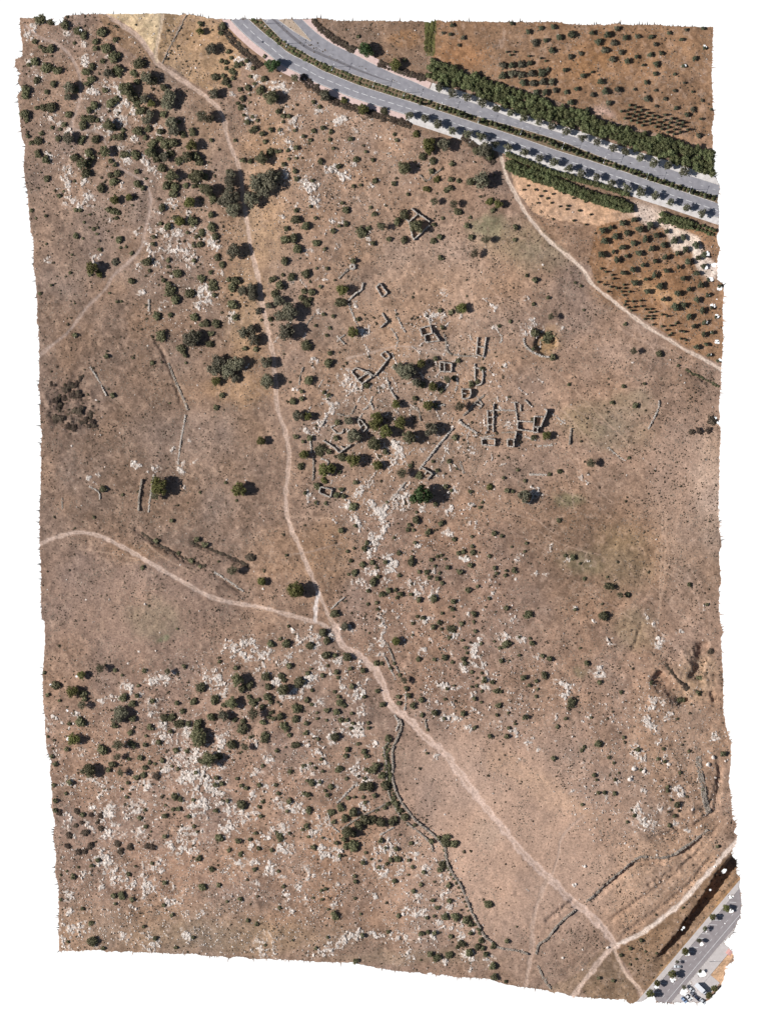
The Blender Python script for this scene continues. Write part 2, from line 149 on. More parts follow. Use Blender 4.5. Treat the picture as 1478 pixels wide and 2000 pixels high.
# dirt tracks: width, colour, points on the survey grid, label
TRACKS = [
 (8.5, (188,158,138), [(200,22),(235,47),(271,73),(290,97),(308,123),(352,154),(385,176),(408,193),(427,211),(438,233),(443,265),(459,306),(469,336),(474,376),(480,419),(486,460),(493,500),(505,546),(511,587),(519,622),(527,668),(535,701),(538,749),(543,801),(557,844),(565,890),(562,933),(558,958),(560,1003),(570,1036),(586,1071),(605,1117),(622,1158),(641,1201),(657,1228)], 'main dirt track running down the picture past the village ruins'),
 (15, (190,160,142), [(657,1228),(664,1255),(680,1270),(708,1285),(733,1309),(747,1335),(756,1366),(775,1388),(802,1409),(824,1436),(859,1463),(886,1496),(916,1536),(954,1585),(989,1626),(1014,1658),(1046,1691),(1075,1719),(1108,1752),(1148,1785),(1181,1818),(1200,1845)], 'wide dirt track crossing the bare field at the lower right'),
 (8, (186,158,140), [(76,1063),(114,1048),(152,1040),(189,1045),(230,1063),(271,1086),(311,1110),(352,1133),(385,1152),(405,1163),(443,1175),(505,1185),(554,1198),(600,1211),(630,1220),(657,1244)], 'pale dirt track curving in from the left edge to the junction'),
 (7, (215,198,188), [(622,1158),(617,1185),(616,1213)], 'short whitish link between the two dirt tracks at the junction'),
 (5.5, (172,148,134), [(72,700),(96,679),(135,647),(168,603),(206,565),(222,538),(252,511),(276,484),(284,446),(294,406),(291,371),(268,347),(235,327),(211,290),(200,265),(187,256),(146,253),(141,238),(152,211),(158,168),(152,135),(135,106),(108,84),(78,73),(50,50)], 'narrow winding path through the upper left thicket'),
 (6.5, (205,180,160), [(974,282),(979,311),(989,346),(994,357),(1011,390),(1027,417),(1057,455),(1085,482),(1119,509),(1140,530),(1156,555),(1192,584),(1230,614),(1267,641),(1310,667),(1338,684),(1376,703),(1412,725)], 'cream double-rut track below the orchard'),
 (8.5, (224,200,182), [(1204,1845),(1251,1823),(1295,1791),(1335,1758),(1373,1715),(1403,1682),(1440,1640)], 'cream gravel track rising to the right edge above the ditch'),
 (11, (198,168,148), [(1200,1845),(1181,1866),(1159,1891),(1138,1918),(1115,1948)], 'dirt track leaving the lower right junction to the bottom edge'),
 (6, (190,160,138), [(1198,1850),(1204,1868),(1221,1902),(1246,1929),(1256,1956)], 'narrow dirt spur from the junction towards the street'),
 (9, (174,145,126), [(1070,1716),(1057,1743),(1040,1801),(1038,1853),(1025,1928)], 'faint dirt branch running straight down to the bottom edge'),
 (3.5, (180,151,132), [(1140,1593),(1113,1615),(1094,1642),(1090,1670),(1076,1715)], 'thin footpath bending across the bare field at the lower right'),
 (6, (196,170,142), [(306,121),(305,100),(311,68),(319,20)], 'short straw-coloured track along the right side of the straw field'),
 (4, (178,152,134), [(676,700),(720,690),(781,676),(843,687),(870,693)], 'village footpath passing between the ruins'),
 (6, (166,140,122), [(742,990),(770,965),(800,932),(830,905),(868,862),(905,815),(950,762)], 'village lane beside the long diagonal wall'),
 (2.5, (172,146,130), [(565,1083),(600,1079),(640,1068),(668,1060)], 'thin footpath leaving the track to the right'),
]

# stone walls: height, thickness, sheet, points
HOUSES = [
 ('c2', 2.3, "437,170 440,240|437,172 525,185|440,240 520,245|525,185 520,245|470,175 472,240", 'small roofless stone room right of the broad village tree'),
 ('c2', 1.6, "712,-5 700,120|700,120 755,135|772,-5 750,135|705,60 758,70", 'tall narrow two-room ruin at the end of the enclosure wall'),
 ('c2', 2.4, "597,368 600,440|597,368 660,370|660,370 660,410 640,435 600,440|600,400 630,402", 'D-shaped roofless stone room above the long diagonal wall'),
 ('c2', 1.5, "690,185 692,310|690,215 745,225|745,228 748,280 735,330 700,345", 'curved roofless yard with green bushes inside its walls'),
 ('c2', 1.9, "780,520 785,670|825,475 822,680|785,525 825,525|785,625 825,625|790,572 822,572|765,690 775,675", 'narrow ruin of four small rooms in a column'),
 ('c2', 2.6, "740,730 742,770|742,770 835,778|740,730 790,726|835,732 835,778|790,726 835,732", 'oblong roofless room, lower left of the lower cluster'),
 ('c2', 2.6, "925,735 925,780|925,780 970,786|972,730 972,786|925,733 972,730|990,670 980,728", 'square roofless room with a shadow, below the lower cluster'),
 ('c2', 2.8, "1000,600 1000,660|1000,600 1110,605|1000,660 1110,675|1120,565 1110,675|1120,565 1180,570|1145,640 1140,680|1112,680 1150,682|1120,642 1165,640|1190,515 1210,525 1190,580 1165,640", 'largest ruined stone house, with four rooms in the lower cluster'),
 ('c2', 1.0, "975,465 990,550 995,598|830,520 980,525|950,465 1000,465|1050,445 1090,490|1020,480 1020,530", 'low tumbled walls above the largest ruined house'),
 ('c2', 1.9, "310,935 385,980|385,980 350,1020|345,960 330,985", 'corner ruin at the foot of the long diagonal wall'),
 ('c2', 2.3, "1085,1197 1115,1130|1050,1182 1085,1197", 'short ruined corner behind a grey-green tree, lower right of the village'),
 ('c2', 1.0, "690,470 740,490|722,450 747,482|740,490 720,510", 'small stone pen built onto the upper diagonal wall'),
 ('c1', 2.0, "1170,240 1200,215|1170,245 1220,310|1220,310 1245,330|1215,297 1290,252|1245,330 1312,282|1292,252 1312,280|1200,215 1288,250", 'two-room ruin with a dark bush at its lower corner'),
 ('c1', 1.5, "1285,240 1330,277|1330,275 1362,240|1362,240 1440,142|1380,120 1420,160|1410,95 1446,132|1380,120 1410,95|1420,160 1446,132", 'small ruin of two rooms on the village lane, up right of the two-room ruin'),
 ('c1', 1.2, "1020,645 1060,685 1100,685 1112,655|1020,645 1050,630", 'oval stone enclosure beside a grey-green tree'),
 ('c1', 1.8, "1215,600 1235,588|1215,602 1250,680|1236,590 1280,645|1250,680 1282,647|1235,642 1266,622", 'small lozenge-shaped ruin right of the oval enclosure'),
 ('c1', 1.7, "965,740 1040,790 1080,830|1080,830 1165,770|1090,780 1125,805", 'open triangular ruin below the oval enclosure'),
 ('c1', 2.2, "945,1075 1030,1092|1030,1092 1015,1150|1015,1150 935,1115|935,1115 945,1075", 'rectangular roofless room at the lower left of the village'),
 ('b1', 1.6, "1345,850 1375,825|1375,825 1425,895|1425,895 1390,925|1390,925 1345,850", 'isolated slanted rectangular ruin above the village'),
 ('b1', 1.6, "1390,1040 1425,1100|1425,1100 1375,1145", 'V-shaped ruin corner above the village'),
 ('b1', 1.0, "1080,1225 1120,1195|1080,1225 1120,1265", 'low angular wall corner above the village path'),
 ('b2', 2.1, "235,285 280,325|280,320 365,380|280,325 215,380|180,350 215,380|365,405 250,510|235,475 255,515|215,385 240,478", 'ruined house high above the village with dark trees growing inside'),
 ('b2', 2.2, "295,1150 370,1130|295,1150 310,1208|310,1206 395,1180|370,1130 382,1185|395,1180 435,1240|330,1206 335,1250|335,1250 435,1240", 'two-room stone ruin at the top of the village'),
]
WALLS = [
 (0.9, 0.9, 'c2', "480,-5 485,80 520,115 600,130 700,130", 'curved enclosure wall linking ruins at the top of the village'),
 (1.0, 1.0, 'c2', "560,290 565,345 545,380", 'short thick wall left of the D-shaped room'),
 (1.1, 1.0, 'c2', "290,950 360,860 430,770 490,700 530,650", 'long straight diagonal wall below the village'),
 (1.3, 1.0, 'c2', "605,560 650,520 690,470 760,410", 'upper diagonal wall climbing to the right above the lower cluster'),
 (1.4, 1.1, 'c2', "575,590 600,620 650,650 705,690", 'thick short wall running down right from the village lane'),
 (0.7, 0.8, 'c2', "725,722 830,702", 'low wall above the oblong roofless room'),
 (0.6, 0.8, 'c2', "880,682 985,680", 'low wall above the square roofless room'),
 (0.7, 0.9, 'c2', "1000,690 1060,715 1130,740", 'low terrace wall below the largest ruined house'),
 (0.5, 1.0, 'c2', "1140,780 1250,775", 'line of stones right of the square roofless room'),
 (1.3, 0.9, 'c2', "1385,650 1370,770", 'isolated upright wall right of the lower cluster'),
 (0.5, 0.8, 'c2', "1240,540 1330,610", 'low slanted wall right of the largest ruined house'),
 (0.9, 0.8, 'c2', "50,270 80,370 125,445", 'wall running down from the round stone cistern'),
 (0.7, 0.8, 'c2', "220,520 280,515 300,600", 'low hooked wall in the middle of the village'),
 (0.7, 0.9, 'c2', "385,500 475,480", 'short low wall under an airy tree in the village'),
 (0.6, 1.0, 'c2', "20,1220 100,1150 190,1040", 'low wall along the lower end of the village lane'),
 (0.5, 1.2, 'c2', "580,890 610,980", 'short heap of wall stones below the lower cluster'),
 (0.5, 1.0, 'c2', "1080,985 1210,990", 'low line of stones at the right of the lower village'),
 (0.9, 0.9, 'c1', "1245,332 1240,385", 'short wall stub under the two-room ruin'),
 (0.8, 0.8, 'c1', "820,210 800,270 790,340", 'slightly curved wall between the track and the village'),
 (0.9, 0.9, 'c1', "1320,420 1290,490 1250,520", 'bent wall on the left village slope'),
 (0.9, 0.9, 'c1', "1300,460 1330,520", 'short wall branching off the bent village wall'),
 (0.8, 0.9, 'c1', "1200,490 1150,560 1060,545", 'angled wall above the oval enclosure'),
 (0.9, 0.9, 'c1', "1210,600 1250,545", 'short wall above the lozenge-shaped ruin'),
 (0.9, 0.9, 'c1', "870,740 880,830", 'upright wall piece left of the triangular ruin'),
 (1.2, 0.9, 'c1', "890,850 895,940 890,1030", 'straight upright wall at the left side of the village'),
 (1.1, 0.9, 'c1', "950,870 1000,895 990,940", 'hooked wall beside green trees at the left of the village'),
 (0.9, 0.9, 'c1', "975,590 950,640", 'short wall on the limestone left of the oval enclosure'),
 (0.9, 1.0, 'b1', "1145,725 1110,755 1075,790", 'broken wall leading down left from the stone kiln'),
 (1.6, 0.9, 'b1', "1250,820 1240,870 1195,900 1145,950", 'tall bent wall with a shadow, left of the isolated slanted ruin'),
 (0.5, 0.8, 'b1', "1145,970 1190,1080 1215,1140", 'low wall trailing down towards the village path'),
 (0.5, 0.7, 'b1', "905,1045 860,1100 830,1150", 'low wall right of the wide trackside tree'),
 (0.8, 0.8, 'b2', "115,1015 150,1110 190,1180", 'straight wall falling towards the top village ruin'),
 (0.6, 0.8, 'b2', "85,1150 130,1220 125,1290", 'low wall bending down at the top left of the village'),
 (0.9, 0.8, 'b2', "470,1190 485,1290", 'upright wall right of the top village ruin'),
 (0.8, 0.8, 'b2', "355,1075 370,1128", 'wall stub standing above the top village ruin'),
 (0.5, 0.8, 'b2', "855,1170 885,1220 870,1260", 'low hooked wall right of the village'),
 (0.9, 0.8, 'b2', "450,0 390,40 345,85 290,40", 'field wall below the green clump near the road'),
 (0.6, 0.8, 'c3', "770,450 760,520 690,660", 'low wall in the grass at the right side'),
 (0.5, 0.8, 'c3', "400,790 470,850 530,890", 'short low wall in the right-hand scrub'),
 (1.6, 1.0, 'c0', "1025,1020 1005,1150 1000,1250", 'straight wall with a dark shadow left of the lone bright tree'),
 (0.6, 0.8, 'c0', "1110,985 1085,1150 1070,1260", 'low wall running under the lone bright tree'),
 (0.7, 0.8, 'c0', "1340,555 1300,780 1285,930", 'thin field wall running down above the lone bright tree'),
 (1.0, 1.2, 'c0', "1215,180 1270,320 1320,430 1355,520", 'overgrown field bank left of the huge three-lump tree'),
 (0.8, 0.8, 'c0', "650,210 710,300 770,420", 'broken wall ending at a single round shrub on the left field'),
 (0.7, 0.7, 'c0', "645,1070 715,1115 720,1165", 'curved wall beside a shrub near the left edge'),
 (0.6, 0.7, 'c0', "450,1150 450,1240", 'short upright wall close to the left edge'),
 (0.6, 0.7, 'd1', "1120,650 1070,690 1020,740", 'short slanted wall right of the track junction'),
 (0.6, 0.9, 'd1', "180,470 290,540 390,610", 'low wall along the slope above the curving pale track'),
 (0.8, 0.9, 'd2', "55,980 110,1120 150,1220", 'wall slanting down beside the right edge of the rocky track'),
 (0.7, 0.9, 'd2', "40,1080 120,1250", 'second slanting wall next to the rocky track'),
 (0.8, 0.9, 'e2', "195,100 185,250", 'short upright wall where the wide track begins'),
 (0.8, 0.9, 'e2', "330,310 340,380", 'short stub wall right of the wide track'),
 (1.3, 1.2, 'e2', "150,310 160,370 130,450 95,540 100,650 95,740 120,830 160,910 210,980 270,1050 370,1130 440,1200 475,1240", 'thick dry stone wall bounding the bare field on its left'),
 (1.0, 1.0, 'e2', "110,280 140,340 120,400", 'short wall from the track to the thick field wall'),
 (1.0, 1.0, 'e2', "70,480 35,530 50,620 55,740 70,850 110,940 150,1010 200,1060 300,1140 370,1210 390,1270", 'thinner outer wall left of and parallel to the thick field wall'),
 (1.2, 1.2, 'f2', "475,20 490,130 530,210 580,280 620,370 660,470 710,570 760,660 810,700 830,730", 'thick field wall running down to the bottom of the bare field'),
 (0.9, 1.2, 'f2', "840,735 900,750 1000,765 1075,790", 'short wall reaching the faint branch track near the bottom'),
 (1.1, 1.2, 'f2', "1415,470 1340,530 1270,600 1210,680 1150,720 1130,790", 'shadowed stone wall between the branch track and the wide track'),
 (0.8, 1.2, 'f2', "1140,870 1190,970 1240,1040", 'overgrown wall ending at the bottom edge'),
 (0.9, 1.2, 'f3', "240,410 310,360 400,270 510,180 600,105 660,85 780,95 870,75 940,30 990,0", 'long field wall climbing right from the wide track'),
 (0.8, 1.2, 'e3', "880,1290 940,1240 1010,1200 1060,1160 1120,1110", 'upper end of the long field wall near the right edge'),
 (0.7, 3.1, 'e3', "1050,580 1060,680 1085,800 1100,900 1130,990", 'broad straight bank of dark rubble near the right edge'),
 (0.8, 0.9, 'e1', "1210,770 1130,850 1060,920", 'wall fragment slanting down left in the shrubby enclosure'),
 (0.9, 0.9, 'e1', "1440,910 1330,970 1210,1030 1090,1110", 'wall crossing the shrubby enclosure below its dark thicket'),
 (0.7, 0.8, 'e1', "1000,990 1015,1070 1080,1130", 'short curved wall at the left of the shrubby enclosure'),
 (0.7, 0.8, 'e1', "1478,1090 1370,1150", 'short wall at the bottom of the shrubby enclosure'),
 (0.8, 0.6, 'a0', "1345,110 1290,220 1230,330 1170,460", 'straight dark boundary wall right of the straw field'),
 (0.8, 0.9, 'b0', "1075,940 1075,1030", 'short dark wall piece standing in for a crevice left of the rocky slope'),  # wall blocks added in place of a dark crevice
]
# limestone outcrops: x,y x,y:width
ROCKS = {
'a0': "260,180:40|220,250:30|240,430:30|265,560:30|400,840:40|740,590 840,640 900,720:25|930,760 1000,840:26|690,640 640,670:30|840,760 870,860:40|700,790 740,850:20|800,960 700,910:20|490,940:22|1120,920 1150,960:25|490,225:22|620,420 610,470:20|770,410:15|490,1250:35|640,1110 630,1140:15|880,1080 910,1150:30|1030,1150 1110,1240:22|1210,1110:18|970,990:18|350,1110 370,1170:15|1310,1170:18|600,320:15",
'a1': "340,420 430,470:22|480,560 540,600:18|600,620 720,640:28|440,650:20|310,670:15|400,770 430,850 480,850:14|760,880:35|820,990:20|710,1050:26|930,790:22|1060,870 1100,860:26|1190,945:16|1330,980:14|1340,1100:14|1180,1185:16|1020,1215:30|1120,1260:30|690,1230 720,1290:26|610,1030:18|660,960:18|780,1120:22|1270,1130:16",
'b0': "480,40 480,120:30|620,80:30|650,210:40|500,220:35|880,110:16|580,265:18|710,640 680,660:24|1130,340:24|1240,250:30|1110,430 1280,450:28|1190,560 1340,600 1360,660:34|1080,560 1090,640 1150,690:28|1000,460:24|1360,320:22|1440,950:28|1030,900:22|1195,945:16|1150,1015:14|1450,850:28|1010,715:22|780,380:20|1230,780:14|340,650:18",
'b1': "700,40 720,80:20|820,100 850,130 900,220:36|780,250:14|930,270:14|1110,50:26|1310,130:22|1190,200:14|1030,380:16|1100,375:16|865,605:22|1280,515:20|960,780:34|955,1030:24|1210,975:18|670,350:18|110,500 190,560:30|100,880 150,960:40|290,1070:28|230,750:16|60,660:20|70,980:26|1220,1160 1270,1170:22|15,440:30|740,800:16|820,1200:16",
'b2': "270,715:16|460,910:26|340,1060 450,1070:30|600,1060:16|830,990 780,1020:14|1120,1110 1070,1170:30|1310,1140:20|830,1150:16|1070,930:20",
'c0': "1250,795:20|960,900 970,940 1020,915:8|1060,970 1130,950:16|1300,910 1310,950:18|710,980:12|1400,890:10|1370,745:8|640,1010 700,1050:8|1330,1075:8|1210,1215:12",
'c1': "900,180:26|1120,310 1160,340:38|990,440 1040,490:26|1010,540:26|850,670 930,650 970,600:20|1130,470:14|1140,240:12|870,1130:24|870,1180:18|1200,1150 1290,1050:28|1130,1200 1180,1260:28|1310,1180 1340,1230 1400,1290:28|1460,780:24|770,370:16",
'c2': "110,760 150,830 150,890:32|160,1190:50|20,1240:36|300,1240:24|490,1240:35|660,1195:18|530,1110:24|310,800:20|690,800:22|620,710:14|905,215:20|870,330:16|930,630 950,660:18|570,750:12|385,935:12|1140,1120:34|160,1080:20",
'c3': "215,1000 240,1050:18|600,180:18",
'd1': "1340,30 1400,90 1400,170 1330,230 1310,340:24|1380,250:18|1200,90 1240,150:22|1280,460 1340,480:22|1440,380 1460,440:28|1200,530 1280,560:22|1050,900:42|870,870:20|260,1020 440,970 500,1040:26|330,1060 430,1090:28|540,1090 600,1030:26|520,1150:40|590,940:20|760,900 800,1020:14|720,1070 700,1120:18|920,950 900,1060:26|940,1130 1000,1190:30|1070,1110:24|1230,1110:36|1320,1040 1340,980:22|130,1220 250,1230:38|620,1220 640,1280:26|900,1240 830,1290:30|1100,1250:22|1280,1260:14|1160,880:18|1390,1080:16|830,940:14",
'd2': "20,60 60,100 20,180:20|20,250:14|90,400 100,450:32|70,360:18|60,530:18|230,550 280,620:34|330,550:16|290,290:24|690,130:26|470,190 520,200:18|580,235:14|590,370 640,380:18|400,640:28|730,590:14|700,530:18|790,480 790,530:10|605,700:16|800,640:12|660,770:16|690,830:12|545,910:28|870,920 940,935 1040,955:20|740,960:24|690,1010 720,1100:28|620,1160 740,1140:22|330,1040:30|510,1060:14|1140,1080:16|1025,340 1000,380:14|1240,300:20|1410,740:14|230,820 380,800 330,840:14|370,960:10|200,960:16|790,1230:30|400,460:14|20,720 20,980:22|140,800:10|970,800:20|1130,480 1190,490:12|980,510:14",
'd3': "270,400:16|80,400 120,380:10|160,720:14|790,975:34|920,905:14|335,1190:30|410,970:18|1090,725:22|290,840:20|680,790:14|570,990:14|70,1280 140,1290:20|725,840:14",
'e0': "730,190 770,150 870,160:16|900,60 940,100:22|880,110:16|1060,40 1240,10:22|1090,240:40|1020,140:18|550,290:20|370,320:32|360,400:18|390,540:28|600,570:24|500,770:36|600,790:22|650,745:18|710,750 740,800:22|720,860:16|1160,370:30|1180,450:48|1340,430:55|1290,590 1440,580:38|1180,680:30|1340,720 1440,760:55|1030,770:38|960,820:20|960,920 1000,960:26|920,1000:24|1430,940:50|1350,930:26|790,980 740,1040:36|830,1080:24|480,1060:24|680,970:24|1000,1120:30|900,1140:18|780,1140:26|1310,1130 1420,1140:24|1340,1240:40|1230,1230:28|640,1090:26|540,1140:20|490,980:20|1050,930:18",
'e1': "220,40:50|240,130:28|640,40:26|780,110 680,140:28|880,40:26|1180,140 1230,110:36|1100,90:22|930,190:22|1240,250:28|1140,370 1240,400:28|920,400:28|860,510 930,530:24|1040,450:28|980,620:20|820,670:24|910,740:32|580,610:34|490,690 460,720:14|410,760:14|660,730:12|540,810:20|450,860:22|230,460 210,520:34|470,490:22|300,610:16|230,660:20|150,790 60,740:50|90,690:40|210,830:36|70,930:60|20,570:34|250,950 380,1000 460,980:34|300,1080 260,1120:36|390,1060:26|650,910:30|740,990 780,930:32|690,1090 620,1110:26|560,1150:24|960,1050 930,1120:40|700,1240:34|460,1220:28|20,1220:36|1260,950:34|1190,680 1270,720:36|1040,800:18|980,1280:40|1330,480:28|1060,1260:24|1430,1190:24|1200,790:20",
'e2': "370,160:34|380,70 500,70 570,70:20|520,200:18|650,250 720,250:20|580,300 450,310:18|650,370:24|750,290:16|770,90:22|680,135:18|920,235:14|860,360:22|970,410:24|1070,470:30|1270,470:16|1200,385:16|1160,525:12|1020,150:18|1350,160:34|1300,60 1400,80:22|1280,290:18|1000,590:12|940,110:14|20,1230 80,1250:36|260,1190:20|280,1280:18|1390,740:12|1390,840:12|1450,700:14|410,585:14|340,550:10|1390,600:10|570,130:14",
'e3': "710,190 750,200:34|690,320 730,370:32|540,370:14|600,530 650,600:28|740,580:20|830,570:20|590,670:14|670,690:22|560,750:16|890,830:28|930,850:20|780,810:14|610,970 650,1040 740,1080:32|780,950 850,950:16|890,1060:20|975,1120:18|440,1000:22|430,590:10|290,625:8|240,800:12|150,840:14|210,645:14|480,905:12|465,770:16|260,290:16|345,325:18|735,765:14|660,830:16|1170,450:26|1200,740:22|860,280 790,340:12|770,480:18|380,880:14",
'f0': "820,170 860,220 760,110:46|960,290 890,260:24|500,360 460,350:30|600,220:18|500,490:22|500,600 600,600:34|1100,700:50|1350,650:28|1050,170 1130,150:28|1190,180:18|1060,290 1120,300:24|1240,280:24|1350,50:40|1040,230:20|1210,420 1290,420:20|960,450:18|890,650:24|470,700:28|740,310:18|1340,500:20|1030,350:20|780,480:10",
'f1': "680,30:36|300,110 370,140:22|480,140:24|580,170:30|950,70 1040,60:34|850,180 840,240:18|890,215:14|800,300:24|830,400:20|700,370:20|720,470:26|650,460:20|1360,90 1380,170:30|1390,220:18|1060,280:14|490,280:20|350,340:12|540,740 560,770:44|930,780 1050,740 1130,680 1220,640:24|1300,640 1450,650:14|90,500:22|1040,440:20|1330,370:12|1250,100:18|670,230:12|380,280:12|1010,200:14|860,800:16",
'f2': "220,80 280,60:26|320,190:22|450,230:22|360,160:16|470,350:20|280,390:24|250,500 310,490:24|510,450:22|440,570:20|270,600:16|150,665:24|200,680:16|390,660:26|290,690:14|590,660:20|640,800 660,830:26|470,830:22|790,840:24|650,890:16|510,600:16|190,480:20|380,430:14|220,790:22|150,190:20|30,190:22|60,270:18|190,360:18|415,740:12|600,570:18|410,90:16|660,630:14|60,650:14",
'f3': "370,610 340,570:10|160,290:8|550,280:10",
}
# single boulders x,y,r
BOULDERS = [('e3', 1125, 640, 15), ('e3', 1160, 590, 14), ('f3', 235, 155, 11), ('f3', 150, 290, 10), ('f3', 168, 285, 9), ('f3', 398, 742, 10), ('f3', 75, 815, 8), ('d3', 920, 1143, 7), ('e3', 1010, 965, 9), ('e3', 560, 750, 15), ('e3', 590, 672, 16), ('e3', 660, 690, 14), ('e3', 840, 638, 13), ('f2', 1325, 815, 8)]

OUTLINE = [(39,35),(58,35),(75,33),(89,32),(92,40),(101,36),(108,50),(119,46),(124,42),(127,30),(162,28),(195,27),(260,27),(330,26),(365,28),(385,31),(405,35),(446,39),(484,38),(559,37),(600,37),(622,35),(657,40),(770,41),(856,41),(930,42),(984,43),(1051,43),(1100,46),(1140,49),(1159,48),(1227,49),(1294,50),(1330,53),(1391,54),(1391,89),(1389,152),(1391,195),(1391,243),(1393,292),(1393,338),(1397,346),(1405,365),(1400,390),(1403,411),(1401,438),(1401,465),(1405,484),(1400,506),(1400,546),(1412,555),(1412,574),(1410,600),(1411,641),(1410,679),(1407,728),(1407,749),(1405,768),(1403,795),(1405,828),(1404,876),(1404,931),(1401,1009),(1404,1025),(1408,1066),(1403,1079),(1405,1112),(1408,1136),(1403,1152),(1403,1190),(1407,1220),(1412,1235),(1407,1247),(1409,1288),(1412,1330),(1411,1385),(1418,1423),(1426,1450),(1427,1482),(1422,1526),(1426,1550),(1430,1599),(1437,1610),(1430,1628),(1438,1631),(1438,1647),(1432,1653),(1427,1669),(1438,1682),(1437,1704),(1445,1715),(1442,1731),(1447,1758),(1445,1791),(1439,1801),(1430,1823),(1414,1837),(1414,1845),(1422,1850),(1432,1866),(1432,1877),(1416,1888),(1414,1907),(1407,1929),(1389,1948),(1376,1958),(1327,1957),(1300,1960),(1281,1956),(1276,1948),(1265,1945),(1251,1957),(1227,1960),(1221,1953),(1159,1949),(1113,1946),(1076,1935),(986,1923),(957,1912),(889,1908),(870,1904),(843,1902),(764,1895),(740,1891),(703,1884),(689,1880),(627,1879),(573,1875),(492,1872),(370,1864),(330,1862),(225,1858),(116,1857),(115,1823),(115,1731),(108,1704),(110,1666),(104,1634),(108,1604),(101,1577),(103,1550),(99,1515),(100,1488),(91,1461),(88,1401),(85,1369),(84,1320),(84,1315),(88,1261),(88,1215),(81,1204),(81,1125),(78,1060),(78,990),(80,958),(81,849),(77,768),(77,660),(74,628),(72,560),(66,519),(66,463),(60,454),(57,411),(53,371),(46,330),(50,284),(43,271),(39,230),(35,187),(45,176),(35,160),(41,143),(30,130),(31,116),(43,108),(45,89),(41,68)]
# gaps in the survey: x,y,r on the grid
HOLES = [(157,60,4),(1380,496,4.6),(1393,517,4.6),(1378,523,4.2),(1387,545,4.6),(1404,563,5),(1392,597,4.8),(1399,584,2.4),(1400,617,3.6),(1379,629,2.8),(1400,668,4.8),(1389,649,2.6),(1383,576,2.2),(1376,90,3.6),(1337,128,2.4),(1396,816,2.6),(1402,826,3.8),(1384,847,1.6),(1386,692,2.8),(1405,703,3.6),(1427,1779,4.6),(1426,1751,4.6),(1369,1845,4.4),(1341,1864,4.6),(1313,1912,6.0),(1370,1902,6.6),(1336,1938,8.0),(1350,1948,4.0),(1378,1820,2.4),(1270,1956,6.0),(1281,1928,4.0),(1334,1812,2.2),(1331,1816,1.8),(1386,1738,1.8),(1412,1703,3.4),(1415,1699,3),(131,1388,2.4),(150,1321,2),(100,1338,2.2),(133,1443,3),(1395,1692,2.5),(1415,1804,2.0),(1348,1920,1.8),(1300,1961,3)]

